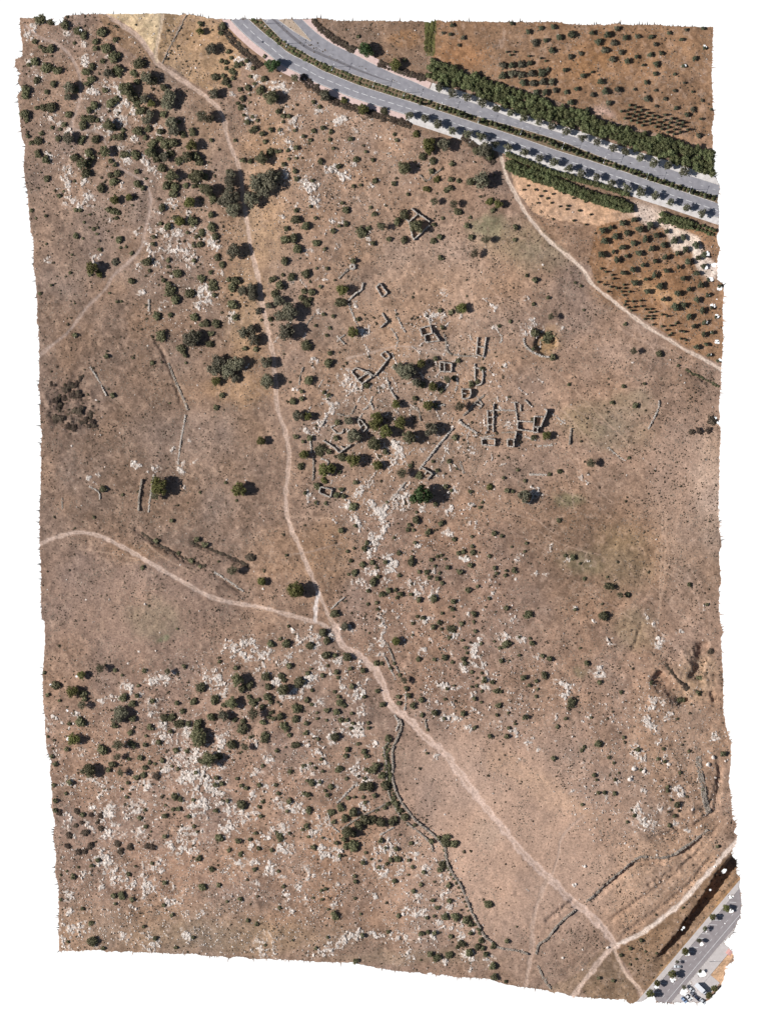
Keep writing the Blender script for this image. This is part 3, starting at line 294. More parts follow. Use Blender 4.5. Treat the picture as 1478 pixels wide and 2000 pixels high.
LANDMARKS = [
 (160,60,'the gap in the top left corner'),(110,150,'the rocks near the top left corner'),(158,190,'the bend of the winding path'),(250,190,'the long limestone rib'),(300,70,'the straw field'),(330,190,'the twin-crowned olive tree'),(230,260,'the upper left path crossing'),(290,290,'the upper left thicket'),(120,290,'the upper left edge'),
 (410,95,'the pale tree under the road'),(420,215,'the leafless tree by the track'),(530,190,'the big dark tree under the road'),(532,127,'the green roadside tree'),(560,250,'the upper stony slope'),(630,300,'the stones below the road'),(700,260,'the stony slope under the avenue'),(700,115,'the two-lane fork'),
 (520,365,'the widest crown'),(590,370,'the white outcrop by the widest crown'),(660,420,'the slope above the kiln'),(687,520,'the stone kiln'),(750,330,'the bushy hillside above the village'),(830,270,'the dark tree under the avenue'),(812,435,'the ruin with trees inside'),(870,360,'the clump above the village'),(940,350,'the large grey tree near the farm track'),(900,480,'the grassy slope above the village'),
 (170,400,'the limestone ledge at the left'),(230,390,'the pair of green trees on the left slope'),(180,525,'the green tree beside the winding path'),(300,420,'the path bend in the rocks'),(330,480,'the white rocks left of the track'),(380,450,'the bushes left of the track'),(300,570,'the foot of the left rocks'),(400,580,'the bare rock slab left of the track'),(455,490,'the round tree touching the track'),(450,640,'the trees on the left of the track'),(370,660,'the grey tree on the left field'),
 (540,470,'the dry grass right of the track'),(560,560,'the shrubs right of the track'),(600,600,'the row of shrubs near the track'),(565,645,'the round trackside tree'),(640,640,'the upper village edge'),(742,565,'the isolated slanted ruin'),(840,655,'the top village ruin'),(890,605,'the green clump above the village'),(1065,660,'the walled hollow'),(1030,600,'the pale rocks right of the village'),(1100,560,'the farm track bushes'),
 (120,820,'the brown thicket at the left edge'),(215,740,'the broken wall on the left field'),(310,950,'the lone bright tree'),(450,720,'the huge three-lump tree'),(520,745,'the two trees overhanging the track'),(510,865,'the small tree left of the track'),(468,955,'the lone round tree on the field'),(200,960,'the wall by the left edge'),
 (600,720,'the curved wall by the track'),(590,800,'the bushes at the left of the village'),(640,790,'the pale slab in the village'),(705,735,'the two-room ruin'),(795,720,'the broad village tree'),(860,710,'the small roofless room'),(905,765,'the D-shaped room'),(940,680,'the enclosure wall'),(840,790,'the middle of the village'),(735,865,'the trees left of the village rocks'),(790,880,'the white rocks in the village'),(680,830,'the oval enclosure'),(690,900,'the triangular ruin'),(635,965,'the rectangular room'),(630,920,'the green trees left of the village'),(870,850,'the long diagonal wall'),(1030,830,'the largest ruined house'),(950,860,'the oblong room'),(821,967,'the deep green tree'),(782,985,'the round white outcrop'),(900,960,'the shrubs below the lower cluster'),(1030,970,'the ruined corner'),(1140,905,'the leaning tree on the right slope'),
 (400,1060,'the field wall on the left slope'),(480,1090,'the thorny bush on the field'),(577,1154,'the bright tree by the junction'),(735,1040,'the white rock streak'),(700,1120,'the shrubs beside the rock streak'),(820,1040,'the upper shrub field'),(820,1110,'the shrub pairs right of the streak'),(920,1080,'the middle of the shrub field'),(1000,1110,'the right part of the shrub field'),(810,1170,'the outcrop in the shrub field'),(900,1200,'the lower shrub field'),(780,1252,'the green bush by the rocky track'),(870,1240,'the twin outcrops'),(985,1255,'the biggest shrub of the field'),(1190,1145,'the pair of trees on the right slope'),(1120,1110,'the curved rock line'),(1060,1280,'the lower right shrub field'),(850,1300,'the outcrops right of the rocky track'),
 (655,1240,'the track junction'),(560,1260,'the shrubs below the pale track'),(490,1270,'the white ledge below the pale track'),(620,1290,'the rocks below the junction'),(720,1300,'the rocky bend'),(400,1290,'the left end of the white ledge'),(290,1310,'the rocks under the left field'),(150,1330,'the bushes on the left edge'),(240,1390,'the tall double tree'),(300,1380,'the white slab by the double tree'),(470,1370,'the dense shrubs of the lower left'),(560,1380,'the middle of the lower left slope'),(660,1370,'the rocks under the rocky bend'),(360,1440,'the round grassy limestone patch'),(130,1450,'the sparse bushes on the left edge'),(210,1465,'the airy tree on the lower left'),(173,1504,'the big dark bush at the left edge'),(270,1500,'the bushes left of the limestone apron'),(380,1520,'the limestone apron'),(460,1450,'the shrubs right of the grassy patch'),(560,1460,'the stones in the lower left slope'),(670,1460,'the shrubs near the thick wall'),(720,1520,'the shrubby enclosure'),(740,1600,'the dark thicket in the enclosure'),(690,1630,'the paired bushes of the enclosure'),(600,1560,'the slope left of the enclosure'),(490,1590,'the lower limestone band'),(400,1580,'the rocky ring'),(300,1580,'the shrubs below the apron'),(190,1620,'the brown cushion bushes'),(260,1660,'the rocks among the cushion bushes'),
 (800,1370,'the start of the wide track'),(900,1400,'the stony edge of the bare field'),(990,1420,'the rocks above the bare field'),(1110,1370,'the boulder with a dark bush'),(870,1640,'the bush clump on the field wall'),(790,1600,'the bend of the thick wall'),(1170,1450,'the large shrub on the right slope'),(1250,1480,'the rough rocks at the right'),(1320,1360,'the quarry hollow'),(1180,1540,'the twin shrubs on the right slope'),(1260,1600,'the lower right outcrop'),(1310,1550,'the rocks by the rubble bank'),(1390,1500,'the boulders near the right edge'),
 (150,1740,'the lower left edge'),(180,1840,'the bottom left corner'),(240,1750,'the bush pair at the bottom left'),(330,1720,'the stones at the bottom left'),(310,1830,'the pale slab at the bottom'),(440,1700,'the bottom slope'),(490,1800,'the small bushes above the bottom edge'),(560,1740,'the bottom stones'),(655,1790,'the largest bush above the bottom edge'),(700,1710,'the rocks below the enclosure'),(690,1830,'the pale streak at the bottom'),(780,1690,'the rocky strip left of the field wall'),(800,1760,'the bottom rock field'),(870,1790,'the bushes beside the field wall'),(860,1860,'the bush cluster at the bottom'),(940,1840,'the lower end of the field wall'),(955,1765,'the single bush in the bare field'),(970,1890,'the last bushes on the bottom edge'),(1220,1860,'the lower right junction'),(1160,1920,'the scrub below the junction'),(1290,1830,'the scrub above the ditch'),
]
# ================================================================= helpers
def wx(px): return (px - CX) * M
def wy(py): return (CY - py) * M
def lin(c):
    c = np.asarray(c, float) / 255.0
    return np.where(c <= 0.04045, c / 12.92, ((c + 0.055) / 1.055) ** 2.4)
def sstep(a, b, x):
    t = np.clip((x - a) / (b - a), 0, 1)
    return t * t * (3 - 2 * t)
def _hash(ix, iy, seed):
    h = (ix.astype(np.int64) * 374761393 + iy.astype(np.int64) * 668265263 + seed * 974711) & 0xFFFFFFFF
    h = ((h ^ (h >> 13)) * 1274126177) & 0xFFFFFFFF
    h = h ^ (h >> 16)
    return (h & 0xFFFFFF) / float(0x1000000)
def vn(x, y, seed):
    x = np.asarray(x, float); y = np.asarray(y, float)
    ix = np.floor(x); iy = np.floor(y)
    fx = x - ix; fy = y - iy
    fx = fx * fx * (3 - 2 * fx); fy = fy * fy * (3 - 2 * fy)
    a = _hash(ix, iy, seed); b = _hash(ix + 1, iy, seed)
    c = _hash(ix, iy + 1, seed); d = _hash(ix + 1, iy + 1, seed)
    return (a * (1 - fx) + b * fx) * (1 - fy) + (c * (1 - fx) + d * fx) * fy
def fbm(x, y, scale, octv, seed):
    s = 0; a = 0.5; t = 0
    for k in range(octv):
        s = s + a * vn(x / scale + 17.3 * k, y / scale - 9.1 * k, seed + k)
        t += a; a *= 0.55; scale *= 0.5
    return s / t
def smooth_line(pts, step=2.0):
    p = np.array(pts, float)
    if len(p) > 2:
        q = np.vstack([2 * p[0] - p[1], p, 2 * p[-1] - p[-2]])
        o = []
        for i in range(len(p) - 1):
            p0, p1, p2, p3 = q[i], q[i + 1], q[i + 2], q[i + 3]
            for t in np.linspace(0, 1, 12, endpoint=False):
                o.append(0.5 * ((2 * p1) + (-p0 + p2) * t + (2 * p0 - 5 * p1 + 4 * p2 - p3) * t * t + (-p0 + 3 * p1 - 3 * p2 + p3) * t ** 3))
        o.append(p[-1]); p = np.array(o)
    d = np.r_[0, np.cumsum(np.hypot(*np.diff(p, axis=0).T))]
    n = max(2, int(round(d[-1] / step)) + 1)
    s = np.linspace(0, d[-1], n)
    return np.c_[np.interp(s, d, p[:, 0]), np.interp(s, d, p[:, 1])]
def normals(p):
    t = np.gradient(p, axis=0)
    t /= np.hypot(t[:, 0], t[:, 1])[:, None] + 1e-9
    return np.c_[t[:, 1], -t[:, 0]]
def line_dist(x, y, pts):
    """distance to a polyline, signed side (+ = right of the drawing direction on the map), share of its length"""
    best = np.full(x.shape, 1e9); side = np.zeros(x.shape); par = np.zeros(x.shape)
    p = np.array(pts, float)
    if len(p) == 1:
        return np.hypot(x - p[0, 0], y - p[0, 1]), side, par
    seg = np.hypot(*np.diff(p, axis=0).T); cum = np.r_[0, np.cumsum(seg)]
    for i in range(len(p) - 1):
        ax, ay = p[i]; bx, by = p[i + 1]
        dx, dy = bx - ax, by - ay
        l2 = dx * dx + dy * dy + 1e-9
        t = np.clip(((x - ax) * dx + (y - ay) * dy) / l2, 0, 1)
        d = np.hypot(x - (ax + t * dx), y - (ay + t * dy))
        m = d < best
        best = np.where(m, d, best)
        side = np.where(m, np.sign(dx * (y - ay) - dy * (x - ax)), side)
        par = np.where(m, (cum[i] + t * seg[i]) / cum[-1], par)
    return best, side, par
def in_poly(x, y, poly):
    r = np.zeros(x.shape, bool)
    n = len(poly)
    for i in range(n):
        x1, y1 = poly[i]; x2, y2 = poly[(i + 1) % n]
        if y1 == y2: continue
        c = ((y1 > y) != (y2 > y)) & (x < (x2 - x1) * (y - y1) / (y2 - y1) + x1)
        r ^= c
    return r

# ================================================================= terrain grid
STEP = 2.3
gx = np.arange(18, 1466, STEP); gy = np.arange(14, 1978, STEP)
NX, NY = len(gx), len(gy)
PX, PY = np.meshgrid(gx, gy)
def window(pts, margin):
    p = np.array(pts, float)
    i0 = max(0, int((p[:, 0].min() - margin - gx[0]) / STEP)); i1 = min(NX, int((p[:, 0].max() + margin - gx[0]) / STEP) + 2)
    j0 = max(0, int((p[:, 1].min() - margin - gy[0]) / STEP)); j1 = min(NY, int((p[:, 1].max() + margin - gy[0]) / STEP) + 2)
    return slice(j0, j1), slice(i0, i1)
def sample(A, px, py):
    px = np.asarray(px, float); py = np.asarray(py, float)
    u = np.clip((px - gx[0]) / STEP, 0, NX - 1.001); v = np.clip((py - gy[0]) / STEP, 0, NY - 1.001)
    i = u.astype(int); j = v.astype(int); fu = u - i; fv = v - j
    return (A[j, i] * (1 - fu) + A[j, i + 1] * fu) * (1 - fv) + (A[j + 1, i] * (1 - fu) + A[j + 1, i + 1] * fu) * fv

# survey limit: signed distance, ragged
SDF = np.full(PX.shape, -999.0)
dd = np.full(PX.shape, 60.0)
for k in range(len(OUTLINE)):
    sg_ = [OUTLINE[k], OUTLINE[(k + 1) % len(OUTLINE)]]
    j, i = window(sg_, 32)
    d_, _, _ = line_dist(PX[j, i], PY[j, i], sg_)
    dd[j, i] = np.minimum(dd[j, i], d_)
ins = in_poly(PX, PY, OUTLINE)
SDF = np.where(ins, dd, -dd)
edge_n = (vn(PX / 14.0, PY / 14.0, 91) - 0.5) * 4.0 * sstep(0.45, 0.8, vn(PX / 60.0, PY / 60.0, 93)) * 1.6 + (vn(PX / 2.6, PY / 2.6, 92) - 0.5) * 3.0
SDF = SDF + np.where(np.abs(SDF) < 25, edge_n, 0)
for (hx, hy, hr) in HOLES:
    j, i = window([(hx, hy)], 20)
    d = np.hypot((PX[j, i] - hx), (PY[j, i] - hy) * 1.15) - hr * (0.7 + 0.9 * vn(PX[j, i] / 3.2, PY[j, i] / 3.2, 95))
    SDF[j, i] = np.minimum(SDF[j, i], d)

# roads on the grid
ROAD_A = smooth_line([(452,20),(474,45),(503,72),(530,93),(557,115),(595,134),(622,149),(653,162),(687,176),(722,188),(760,200),(808,215),(864,233),(924,253),(989,274),(1027,287),(1084,307),(1140,324),(1167,333),(1219,350),(1267,367),(1308,380),(1349,394),(1425,419)])
ROAD_BL = smooth_line([(496,20),(512,38),(538,64),(559,84),(587,98),(624,119),(668,137),(716,154),(770,172),(812,186),(854,200),(892,212),(935,228),(1000,246),(1051,261),(1100,277),(1140,293),(1186,311),(1230,328),(1284,347),(1349,368),(1425,391)])
ROAD_BR = smooth_line([(574,20),(589,37),(619,65),(651,87),(695,108),(730,126),(770,145),(808,160),(848,178),(892,190),(929,203),(984,224),(1038,243),(1092,259),(1135,272),(1186,291),(1240,309),(1295,326),(1338,341),(1425,368)])
DP0 = np.array([1265.0, 1930.0]); DU = np.array([0.6452, -0.764]); DN = np.array([0.764, 0.645])
dA, _, _ = line_dist(PX, PY, ROAD_A[::6])
dBL, _, _ = line_dist(PX, PY, ROAD_BL[::6])
dBR, _, _ = line_dist(PX, PY, ROAD_BR[::6])
dRoad = np.minimum(np.minimum(dA, dBL), dBR)
offD = (PX - DP0[0]) * DN[0] + (PY - DP0[1]) * DN[1]
lonD = (PX - DP0[0]) * DU[0] + (PY - DP0[1]) * DU[1]
flat = sstep(38, 100, dRoad) * (1 - sstep(-60, -18, offD) * sstep(-80, -40, lonD))

# ---- height
H = (fbm(PX, PY, 260, 3, 3) - 0.5) * 9.0 * flat
H += (fbm(PX, PY, 42, 3, 5) - 0.5) * 1.1 * flat
rough = sstep(0.42, 0.62, fbm(PX, PY, 120, 2, 31))
for cx_, cy_, rx_, ry_, am_ in [(135, 790, 62, 60, 3.2), (1345, 1325, 60, 60, 2.4), (1310, 1640, 120, 90, 1.0), (1385, 1480, 40, 90, 1.2)]:
    H += am_ * sstep(1.2, 0.6, np.hypot((PX - cx_) / rx_, (PY - cy_) / ry_)) * (fbm(PX, PY, 15, 3, 9) - 0.5)
H += (fbm(PX, PY, 9, 2, 7) - 0.5) * (0.28 + 0.3 * rough) * np.maximum(flat, 0.12)
def bank(pts, depth, width, taper=True, floor_=0.45):
    """steep drop along a line (ground falls on its right-hand map side), rising back over width"""
    j, i = window(pts, width + 8)
    d, s, t = line_dist(PX[j, i], PY[j, i], pts)
    d = d + (vn(PX[j, i] / 5, PY[j, i] / 5, 40) - 0.5) * 5
    o = d * s
    w = width * (np.interp(t, [0, 0.15, 1], [0.3, 0.5, 1.0]) if taper else np.ones_like(t))
    f = sstep(-1.6, 1.6, o) * sstep(w + 2, w * floor_ + 2, o)
    endf = sstep(0, 0.12, t) * (1 if taper else sstep(1, 0.88, t))
    H[j, i] -= depth * f * endf * (np.interp(t, [0, 0.4, 1], [0.35, 0.75, 1.0]) if taper else 1)
bank([(1272,1880),(1297,1852),(1318,1828),(1338,1798),(1359,1770),(1381,1737),(1397,1710),(1416,1685),(1432,1668)], 7.0, 29, True, 0.66)
bank([(1284,1304),(1300,1318),(1318,1333),(1337,1349),(1350,1374)], 3.4, 40, False, 0.3)
bank([(1384,1250),(1381,1275),(1377,1296),(1367,1334)], 3.4, 30, False, 0.3)
bank([(1392,1346),(1396,1358),(1398,1372)], 1.6, 9, False)
bank([(1246,1895),(1254,1915),(1262,1935)][::-1], 0.1, 6, False)
for pts_, dp_, wd_ in [([(262,1018),(279,1039),(305,1058),(335,1073),(365,1090),(400,1104)], 1.1, 9), ([(372,1056),(410,1070),(450,1086),(485,1102)], 0.9, 8), ([(418,1117),(445,1133),(476,1155)], 0.8, 8),
        ([(300,650),(325,690),(342,730),(356,775),(366,800)], 0.9, 9), ([(1300,1592),(1340,1602),(1370,1590),(1398,1560),(1410,1505)][::-1], 0.9, 10), ([(1143,1764),(1180,1728),(1215,1700),(1240,1681),(1290,1677),(1330,1664),(1362,1640),(1384,1622)], 1.5, 12), ([(1175,1804),(1240,1758),(1310,1708),(1365,1655),(1408,1600)], 1.0, 9), ([(1200,1832),(1270,1782),(1340,1727),(1392,1664)], 0.9, 8), ([(1250,1640),(1300,1625),(1350,1612),(1392,1580),(1402,1520),(1396,1470)], 1.1, 10), ([(1258,1728),(1290,1712),(1318,1690)], 0.9, 7),
        ([(1252,1212),(1243,1235),(1238,1255),(1228,1272)][::-1], 0.8, 6), ([(1190,870),(1222,900)], 0.5, 6), ([(1340,722),(1372,738),(1402,756)], 0.8, 8), 
        ([(1060,1800),(1090,1776),(1122,1752)], 0.9, 8)]:
    bank(pts_, dp_, wd_, False)
# walled hollow right of the village
def hollow(cx, cy, rx, ry, dep):
    j, i = window([(cx, cy)], max(rx, ry) + 6)
    q = np.hypot((PX[j, i] - cx) / rx, (PY[j, i] - cy) / ry)
    H[j, i] -= dep * sstep(1.05, 0.75, q)
hollow(1065, 672, 24, 22, 1.8)
hollow(1120, 960, 9, 6, 0.5)

# ---- colour (soil, grass, rock: the surface's own colour)
def paint(mask, rgb, a=1.0):
    global Cc
    m = np.clip(mask * a, 0, 1)[..., None]
    Cc = Cc * (1 - m) + lin(rgb) * m
def paintw(j, i, mask, rgb, a=1.0):
    m = np.clip(mask * a, 0, 1)[..., None]
    Cc[j, i] = Cc[j, i] * (1 - m) + lin(rgb) * m
wobx = (fbm(PX, PY, 30, 3, 51) - 0.5) * 30; woby = (fbm(PX, PY, 30, 3, 61) - 0.5) * 30
def blob(cx, cy, rx, ry, rgb, a=1.0, ang=0.0, soft=0.5, wob=1.0):
    c, s = math.cos(ang), math.sin(ang)
    x = PX + wobx * wob - cx; y = PY + woby * wob - cy
    q = np.hypot((x * c + y * s) / rx, (-x * s + y * c) / ry)
    paint(sstep(1 + soft, 1 - soft, q), rgb, a)
def field(poly, rgb, a=1.0, wob=0.25):
    paint(in_poly(PX + wobx * wob, PY + woby * wob, poly).astype(float), rgb, a)
Cc = np.zeros(PX.shape + (3,)) + lin((143, 118, 102))
blob(230, 420, 260, 320, (141, 118, 103), 0.8)
blob(640, 380, 190, 260, (154, 126, 106), 0.9)
blob(500, 520, 60, 330, (162, 132, 106), 0.7, 0.1)
blob(300, 830, 250, 300, (127, 105, 90), 0.9)
blob(230, 1180, 190, 110, (131, 108, 95), 0.9)
blob(820, 760, 220, 230, (152, 125, 105), 0.8)
blob(880, 540, 170, 110, (156, 129, 110), 0.8)
blob(1180, 760, 260, 200, (148, 122, 105), 0.8)
blob(1150, 1080, 170, 130, (122, 98, 80), 0.95)
blob(1385, 960, 34, 110, (186, 162, 144), 0.8)
blob(1310, 1100, 110, 120, (146, 119, 99), 0.7)
blob(850, 1190, 190, 220, (143, 115, 98), 0.8)
blob(1200, 1330, 230, 170, (152, 123, 104), 0.7)
blob(350, 1560, 330, 260, (147, 120, 104), 0.9)
blob(330, 1820, 330, 60, (147, 121, 101), 0.8)
blob(700, 1690, 220, 120, (153, 122, 101), 0.8)
blob(980, 1620, 190, 190, (164, 133, 113), 0.95)
blob(930, 1530, 40, 60, (150, 126, 112), 0.5)
blob(1000, 1500, 60, 24, (178, 142, 112), 0.7, 0.5)
blob(1085, 1555, 80, 26, (180, 146, 116), 0.7, 0.5)
blob(1290, 1700, 130, 90, (170, 139, 116), 0.9, -0.6)
blob(1330, 1470, 90, 160, (160, 130, 108), 0.7)
blob(1360, 1320, 34, 44, (166, 139, 115), 0.8)
blob(1066, 668, 26, 26, (150, 122, 88), 0.8)
blob(130, 790, 66, 62, (116, 94, 80), 0.7)
# dry yellow grass beside the main track and damp green patches
for (x, y, rx, ry, col, a) in [(520, 440, 46, 70, (168, 137, 107), .6), (480, 610, 36, 90, (166, 136, 106), .6), (470, 760, 60, 30, (164, 131, 100), .6),
        (955, 440, 34, 24, (118, 116, 92), .75), (1010, 470, 70, 34, (132, 120, 98), .55), (1060, 500, 60, 30, (136, 122, 100), .5),
        (1150, 820, 60, 34, (124, 112, 90), .55), (1200, 850, 70, 30, (128, 114, 94), .5), (1240, 790, 40, 26, (130, 118, 98), .5),
        (1130, 1100, 40, 20, (118, 110, 84), .5), (1210, 1090, 60, 60, (128, 112, 88), .5), (1240, 1230, 40, 40, (126, 114, 92), .5),
        (300, 1210, 50, 40, (116, 112, 90), .5), (320, 1250, 14, 8, (98, 112, 80), .7), (950, 1625, 26, 26, (138, 126, 112), .6), (870, 1530, 50, 70, (154, 130, 116), .5),
        (1110, 975, 30, 14, (108, 112, 84), .5), (440, 1830, 200, 30, (140, 120, 98), .5), (800, 1870, 160, 16, (138, 118, 98), .5), (1130, 1310, 14, 10, (110, 112, 84), .4),
        (150, 780, 60, 60, (124, 104, 92), .6), (360, 860, 90, 60, (142, 120, 106), .5), (1210, 690, 40, 20, (164, 138, 122), .5), (900, 690, 100, 14, (168, 142, 122), .5),
        (760, 640, 70, 40, (160, 134, 116), .5), (1010, 690, 40, 40, (152, 124, 104), .5), (300, 180, 60, 60, (148, 123, 103), .6), (390, 260, 40, 70, (160, 131, 107), .6),
        (640, 1080, 60, 70, (150, 120, 95), .6), (540, 1080, 70, 50, (152, 122, 98), .5), (270, 1080, 60, 20, (144, 114, 90), .6)]:
    blob(x, y, rx, ry, col, a)
# fields
field([(608,30),(842,36),(836,150),(800,150),(742,124),(690,98),(645,70)], (128, 104, 86), 0.9)
blob(790, 75, 30, 14, (160, 120, 84), 0.6)
field([(845,36),(1400,46),(1400,292),(1340,276),(1250,252),(1180,232),(1110,205),(1040,180),(960,157),(900,133),(845,112)], (138, 107, 82), 0.95, 0.12)
blob(900, 110, 50, 30, (152, 112, 80), 0.7)
blob(1180, 130, 90, 40, (152, 112, 76), 0.6)
blob(1260, 150, 90, 16, (166, 128, 98), 0.5)
blob(1340, 110, 50, 40, (148, 114, 86), 0.6)
blob(1180, 215, 20, 12, (184, 150, 132), 0.7)
blob(1350, 275, 50, 14, (184, 146, 118), 0.8, 0.3)
field([(828,38),(852,38),(848,108),(830,108)], (88, 90, 52), 0.9, 0.1)
field([(984,290),(1060,325),(1150,385),(1236,412),(1300,410),(1290,428),(1240,438),(1170,440),(1100,440),(1040,415),(1005,370)], (196, 160, 132), 0.9, 0.12)
field([(1040,420),(1100,432),(1170,440),(1160,520),(1130,510),(1075,465)], (140, 112, 92), 0.85, 0.2)
field([(1165,440),(1240,425),(1290,420),(1345,440),(1415,455),(1415,715),(1340,678),(1230,606),(1160,545),(1150,510)], (144, 110, 83), 0.95, 0.12)
blob(1190, 560, 40, 40, (134, 104, 80), 0.7)
blob(1290, 575, 60, 10, (182, 146, 112), 0.7, 0.45)
blob(1335, 470, 50, 17, (226, 206, 190), 0.95, 0.62, 0.35)
blob(1380, 515, 34, 17, (226, 206, 190), 0.95, 0.7, 0.35)
blob(1270, 420, 40, 22, (222, 198, 180), 0.9, 0.3, 0.4)
field([(204,24),(320,24),(311,70),(303,108),(296,100),(285,82),(268,62),(238,42)], (200, 176, 142), 0.95, 0.06)
field([(320,24),(360,24),(318,122),(306,118),(313,70)], (152, 126, 98), 0.9, 0.06)
field([(190,24),(206,24),(240,48),(290,105),(303,126),(270,110),(235,90),(210,60)], (140, 114, 92), 0.9, 0.2)
field([(362,26),(440,36),(470,75),(470,150),(420,180),(390,170),(330,130),(318,124)], (166, 136, 106), 0.8, 0.3)
field([(1200,1850),(1290,1796),(1375,1716),(1436,1650),(1446,1716),(1400,1775),(1340,1850),(1262,1935),(1245,1925)], (132, 106, 84), 0.9, 0.1)
field([(1195,1856),(1240,1930),(1250,1965),(1150,1965),(1135,1930),(1170,1885)], (130, 107, 86), 0.9, 0.2)
field([(1130,1900),(1175,1850),(1190,1850),(1125,1945),(1060,1945),(1075,1925)], (146, 121, 98), 0.6, 0.4)
field([(1262,1930),(1290,1895),(1350,1826),(1400,1762),(1447,1708),(1447,1716),(1388,1790),(1330,1858),(1275,1925)], (176, 140, 102), 0.6, 0.1)
field([(1388,1846),(1416,1838),(1436,1860),(1416,1892),(1412,1925),(1392,1920),(1380,1895)], (196, 160, 128), 0.95, 0.15)
# roadside verge
j, i = window(ROAD_A, 60)
vd, vs_, vt = line_dist(PX[j, i], PY[j, i], ROAD_A[::6])
paintw(j, i, sstep(44, 30, vd), (136, 110, 90), 0.7)
# broad mottling of soil and dry grass
n1 = fbm(PX, PY, 22, 3, 71); n2 = fbm(PX, PY, 7, 2, 72); n3 = fbm(PX, PY, 70, 2, 73)
Cc *= (1 + 0.52 * (n1 - 0.5) + 0.60 * (n2 - 0.5))[..., None]
n4 = vn(PX / 2.6, PY / 2.6, 74)
Cc *= (1 + 0.24 * (n4 - 0.5))[..., None]
fleck = sstep(0.58, 0.75, fbm(PX, PY, 10, 2, 77)) * sstep(0.45, 0.7, fbm(PX, PY, 90, 2, 78))
paint(fleck, (112, 90, 74), 0.45)
strk = fbm(PX * 0.8 + PY * 0.6, (PY * 0.8 - PX * 0.6) * 0.28, 9, 2, 81)
Cc *= (1 + 0.30 * (strk - 0.5))[..., None]
fleck = sstep(0.60, 0.78, fbm(PX, PY, 8, 2, 79))
paint(fleck, (182, 154, 134), 0.35)
Cc *= (1 + (n3 - 0.5)[..., None] * np.array([0.20, 0.08, -0.10]))
# faint animal trails over the eastern slopes
for k in range(46):
    x0 = RNG.uniform(880, 1390); y0 = RNG.uniform(520, 1300)
    a0 = RNG.normal(0.55, 0.28) if RNG.random() < 0.7 else RNG.normal(1.7, 0.25)
    pts = [(x0, y0)]
    for q in range(int(RNG.integers(8, 22))):
        a0 += RNG.normal(0, 0.1)
        pts.append((pts[-1][0] + 9 * math.cos(a0), pts[-1][1] + 9 * math.sin(a0)))
    j, i = window(pts, 4)
    if j.stop <= j.start or i.stop <= i.start: continue
    d, _, _ = line_dist(PX[j, i], PY[j, i], pts)
    paintw(j, i, sstep(2.0, 0.3, d), (184, 156, 138), 0.38)
for pts in [[(1293,1000),(1290,1100),(1285,1200),(1270,1300),(1240,1420),(1225,1520)], [(1300,1000),(1296,1120),(1280,1240)], [(1310,1290),(1290,1262),(1300,1230)], [(1085,725),(1120,760),(1180,820),(1230,870),(1260,900)],
            [(960,770),(1060,840),(1130,900)], [(1110,1930),(1140,1880),(1175,1850)], [(1090,1935),(1130,1880),(1168,1840)], [(1355,1440),(1353,1500),(1350,1580)],
            [(1200,1835),(1260,1790),(1330,1730),(1390,1660),(1415,1610)], [(1210,1820),(1260,1775),(1320,1720)], [(150,1072),(200,1078),(272,1093)], [(385,1120),(330,1095),(285,1060),(262,1030)], [(560,1010),(640,1012),(668,1015)]]:
    j, i = window(pts, 5)
    d, _, _ = line_dist(PX[j, i], PY[j, i], smooth_line(pts, 8))
    paintw(j, i, sstep(2.4, 0.4, d), (184, 155, 134), 0.5)
Cc *= np.array([1.07, 1.075, 1.085])
for (x_, y_, rx_, ry_, a_) in [(1000, 1640, 200, 200, .65), (870, 1480, 80, 60, .4), (1120, 1740, 90, 60, .4), (560, 640, 40, 300, .25), (230, 1180, 160, 90, .25), (1340, 930, 70, 120, .4)]:
    blob(x_, y_, rx_, ry_, (184, 155, 137), a_)
# outcrop rock showing at the surface
RK = []
for t, s in ROCKS.items():
    for w in s.split('|'):
        a, b = w.split(':')
        RK.append((zlist(t, a), float(b) * ZS * (1.0 if t in ('e0', 'e1', 'f0', 'f1', 'f2') else 0.88)))
def rock_cover(x, y, pts, r):
    """> 0 on bare rock: ragged blotches and branches within the outcrop's reach"""
    wxx = (fbm(x, y, 9, 2, 205) - 0.5) * 9; wyy = (fbm(x, y, 9, 2, 207) - 0.5) * 9
    d, _, _ = line_dist(x + wxx, y + wyy, pts)
    reach = 1 - d / (r * 1.55)
    nz = fbm(x, y, 6.2, 4, 201)
    vein = 1 - np.clip(np.abs(fbm(x, y, 11.0, 3, 213) - 0.5) / 0.11, 0, 1)
    crack = sstep(0.08, 0.0, np.abs(fbm(x, y, 6.5, 2, 211) - 0.5))
    return reach * 0.52 + 0.70 * vein + (nz - 0.5) * 1.9 - 0.46 - 0.20 * crack
ROCKM = np.zeros(PX.shape)
for pts, r in RK:
    j, i = window(pts, r * 2 + 8)
    cv = rock_cover(PX[j, i], PY[j, i], pts, r)
    ROCKM[j, i] = np.maximum(ROCKM[j, i], sstep(-0.05, 0.25, cv))
paint(ROCKM, (212, 195, 182), 0.66)
H += ROCKM * (0.12 + 0.35 * vn(PX / 3.5, PY / 3.5, 209))
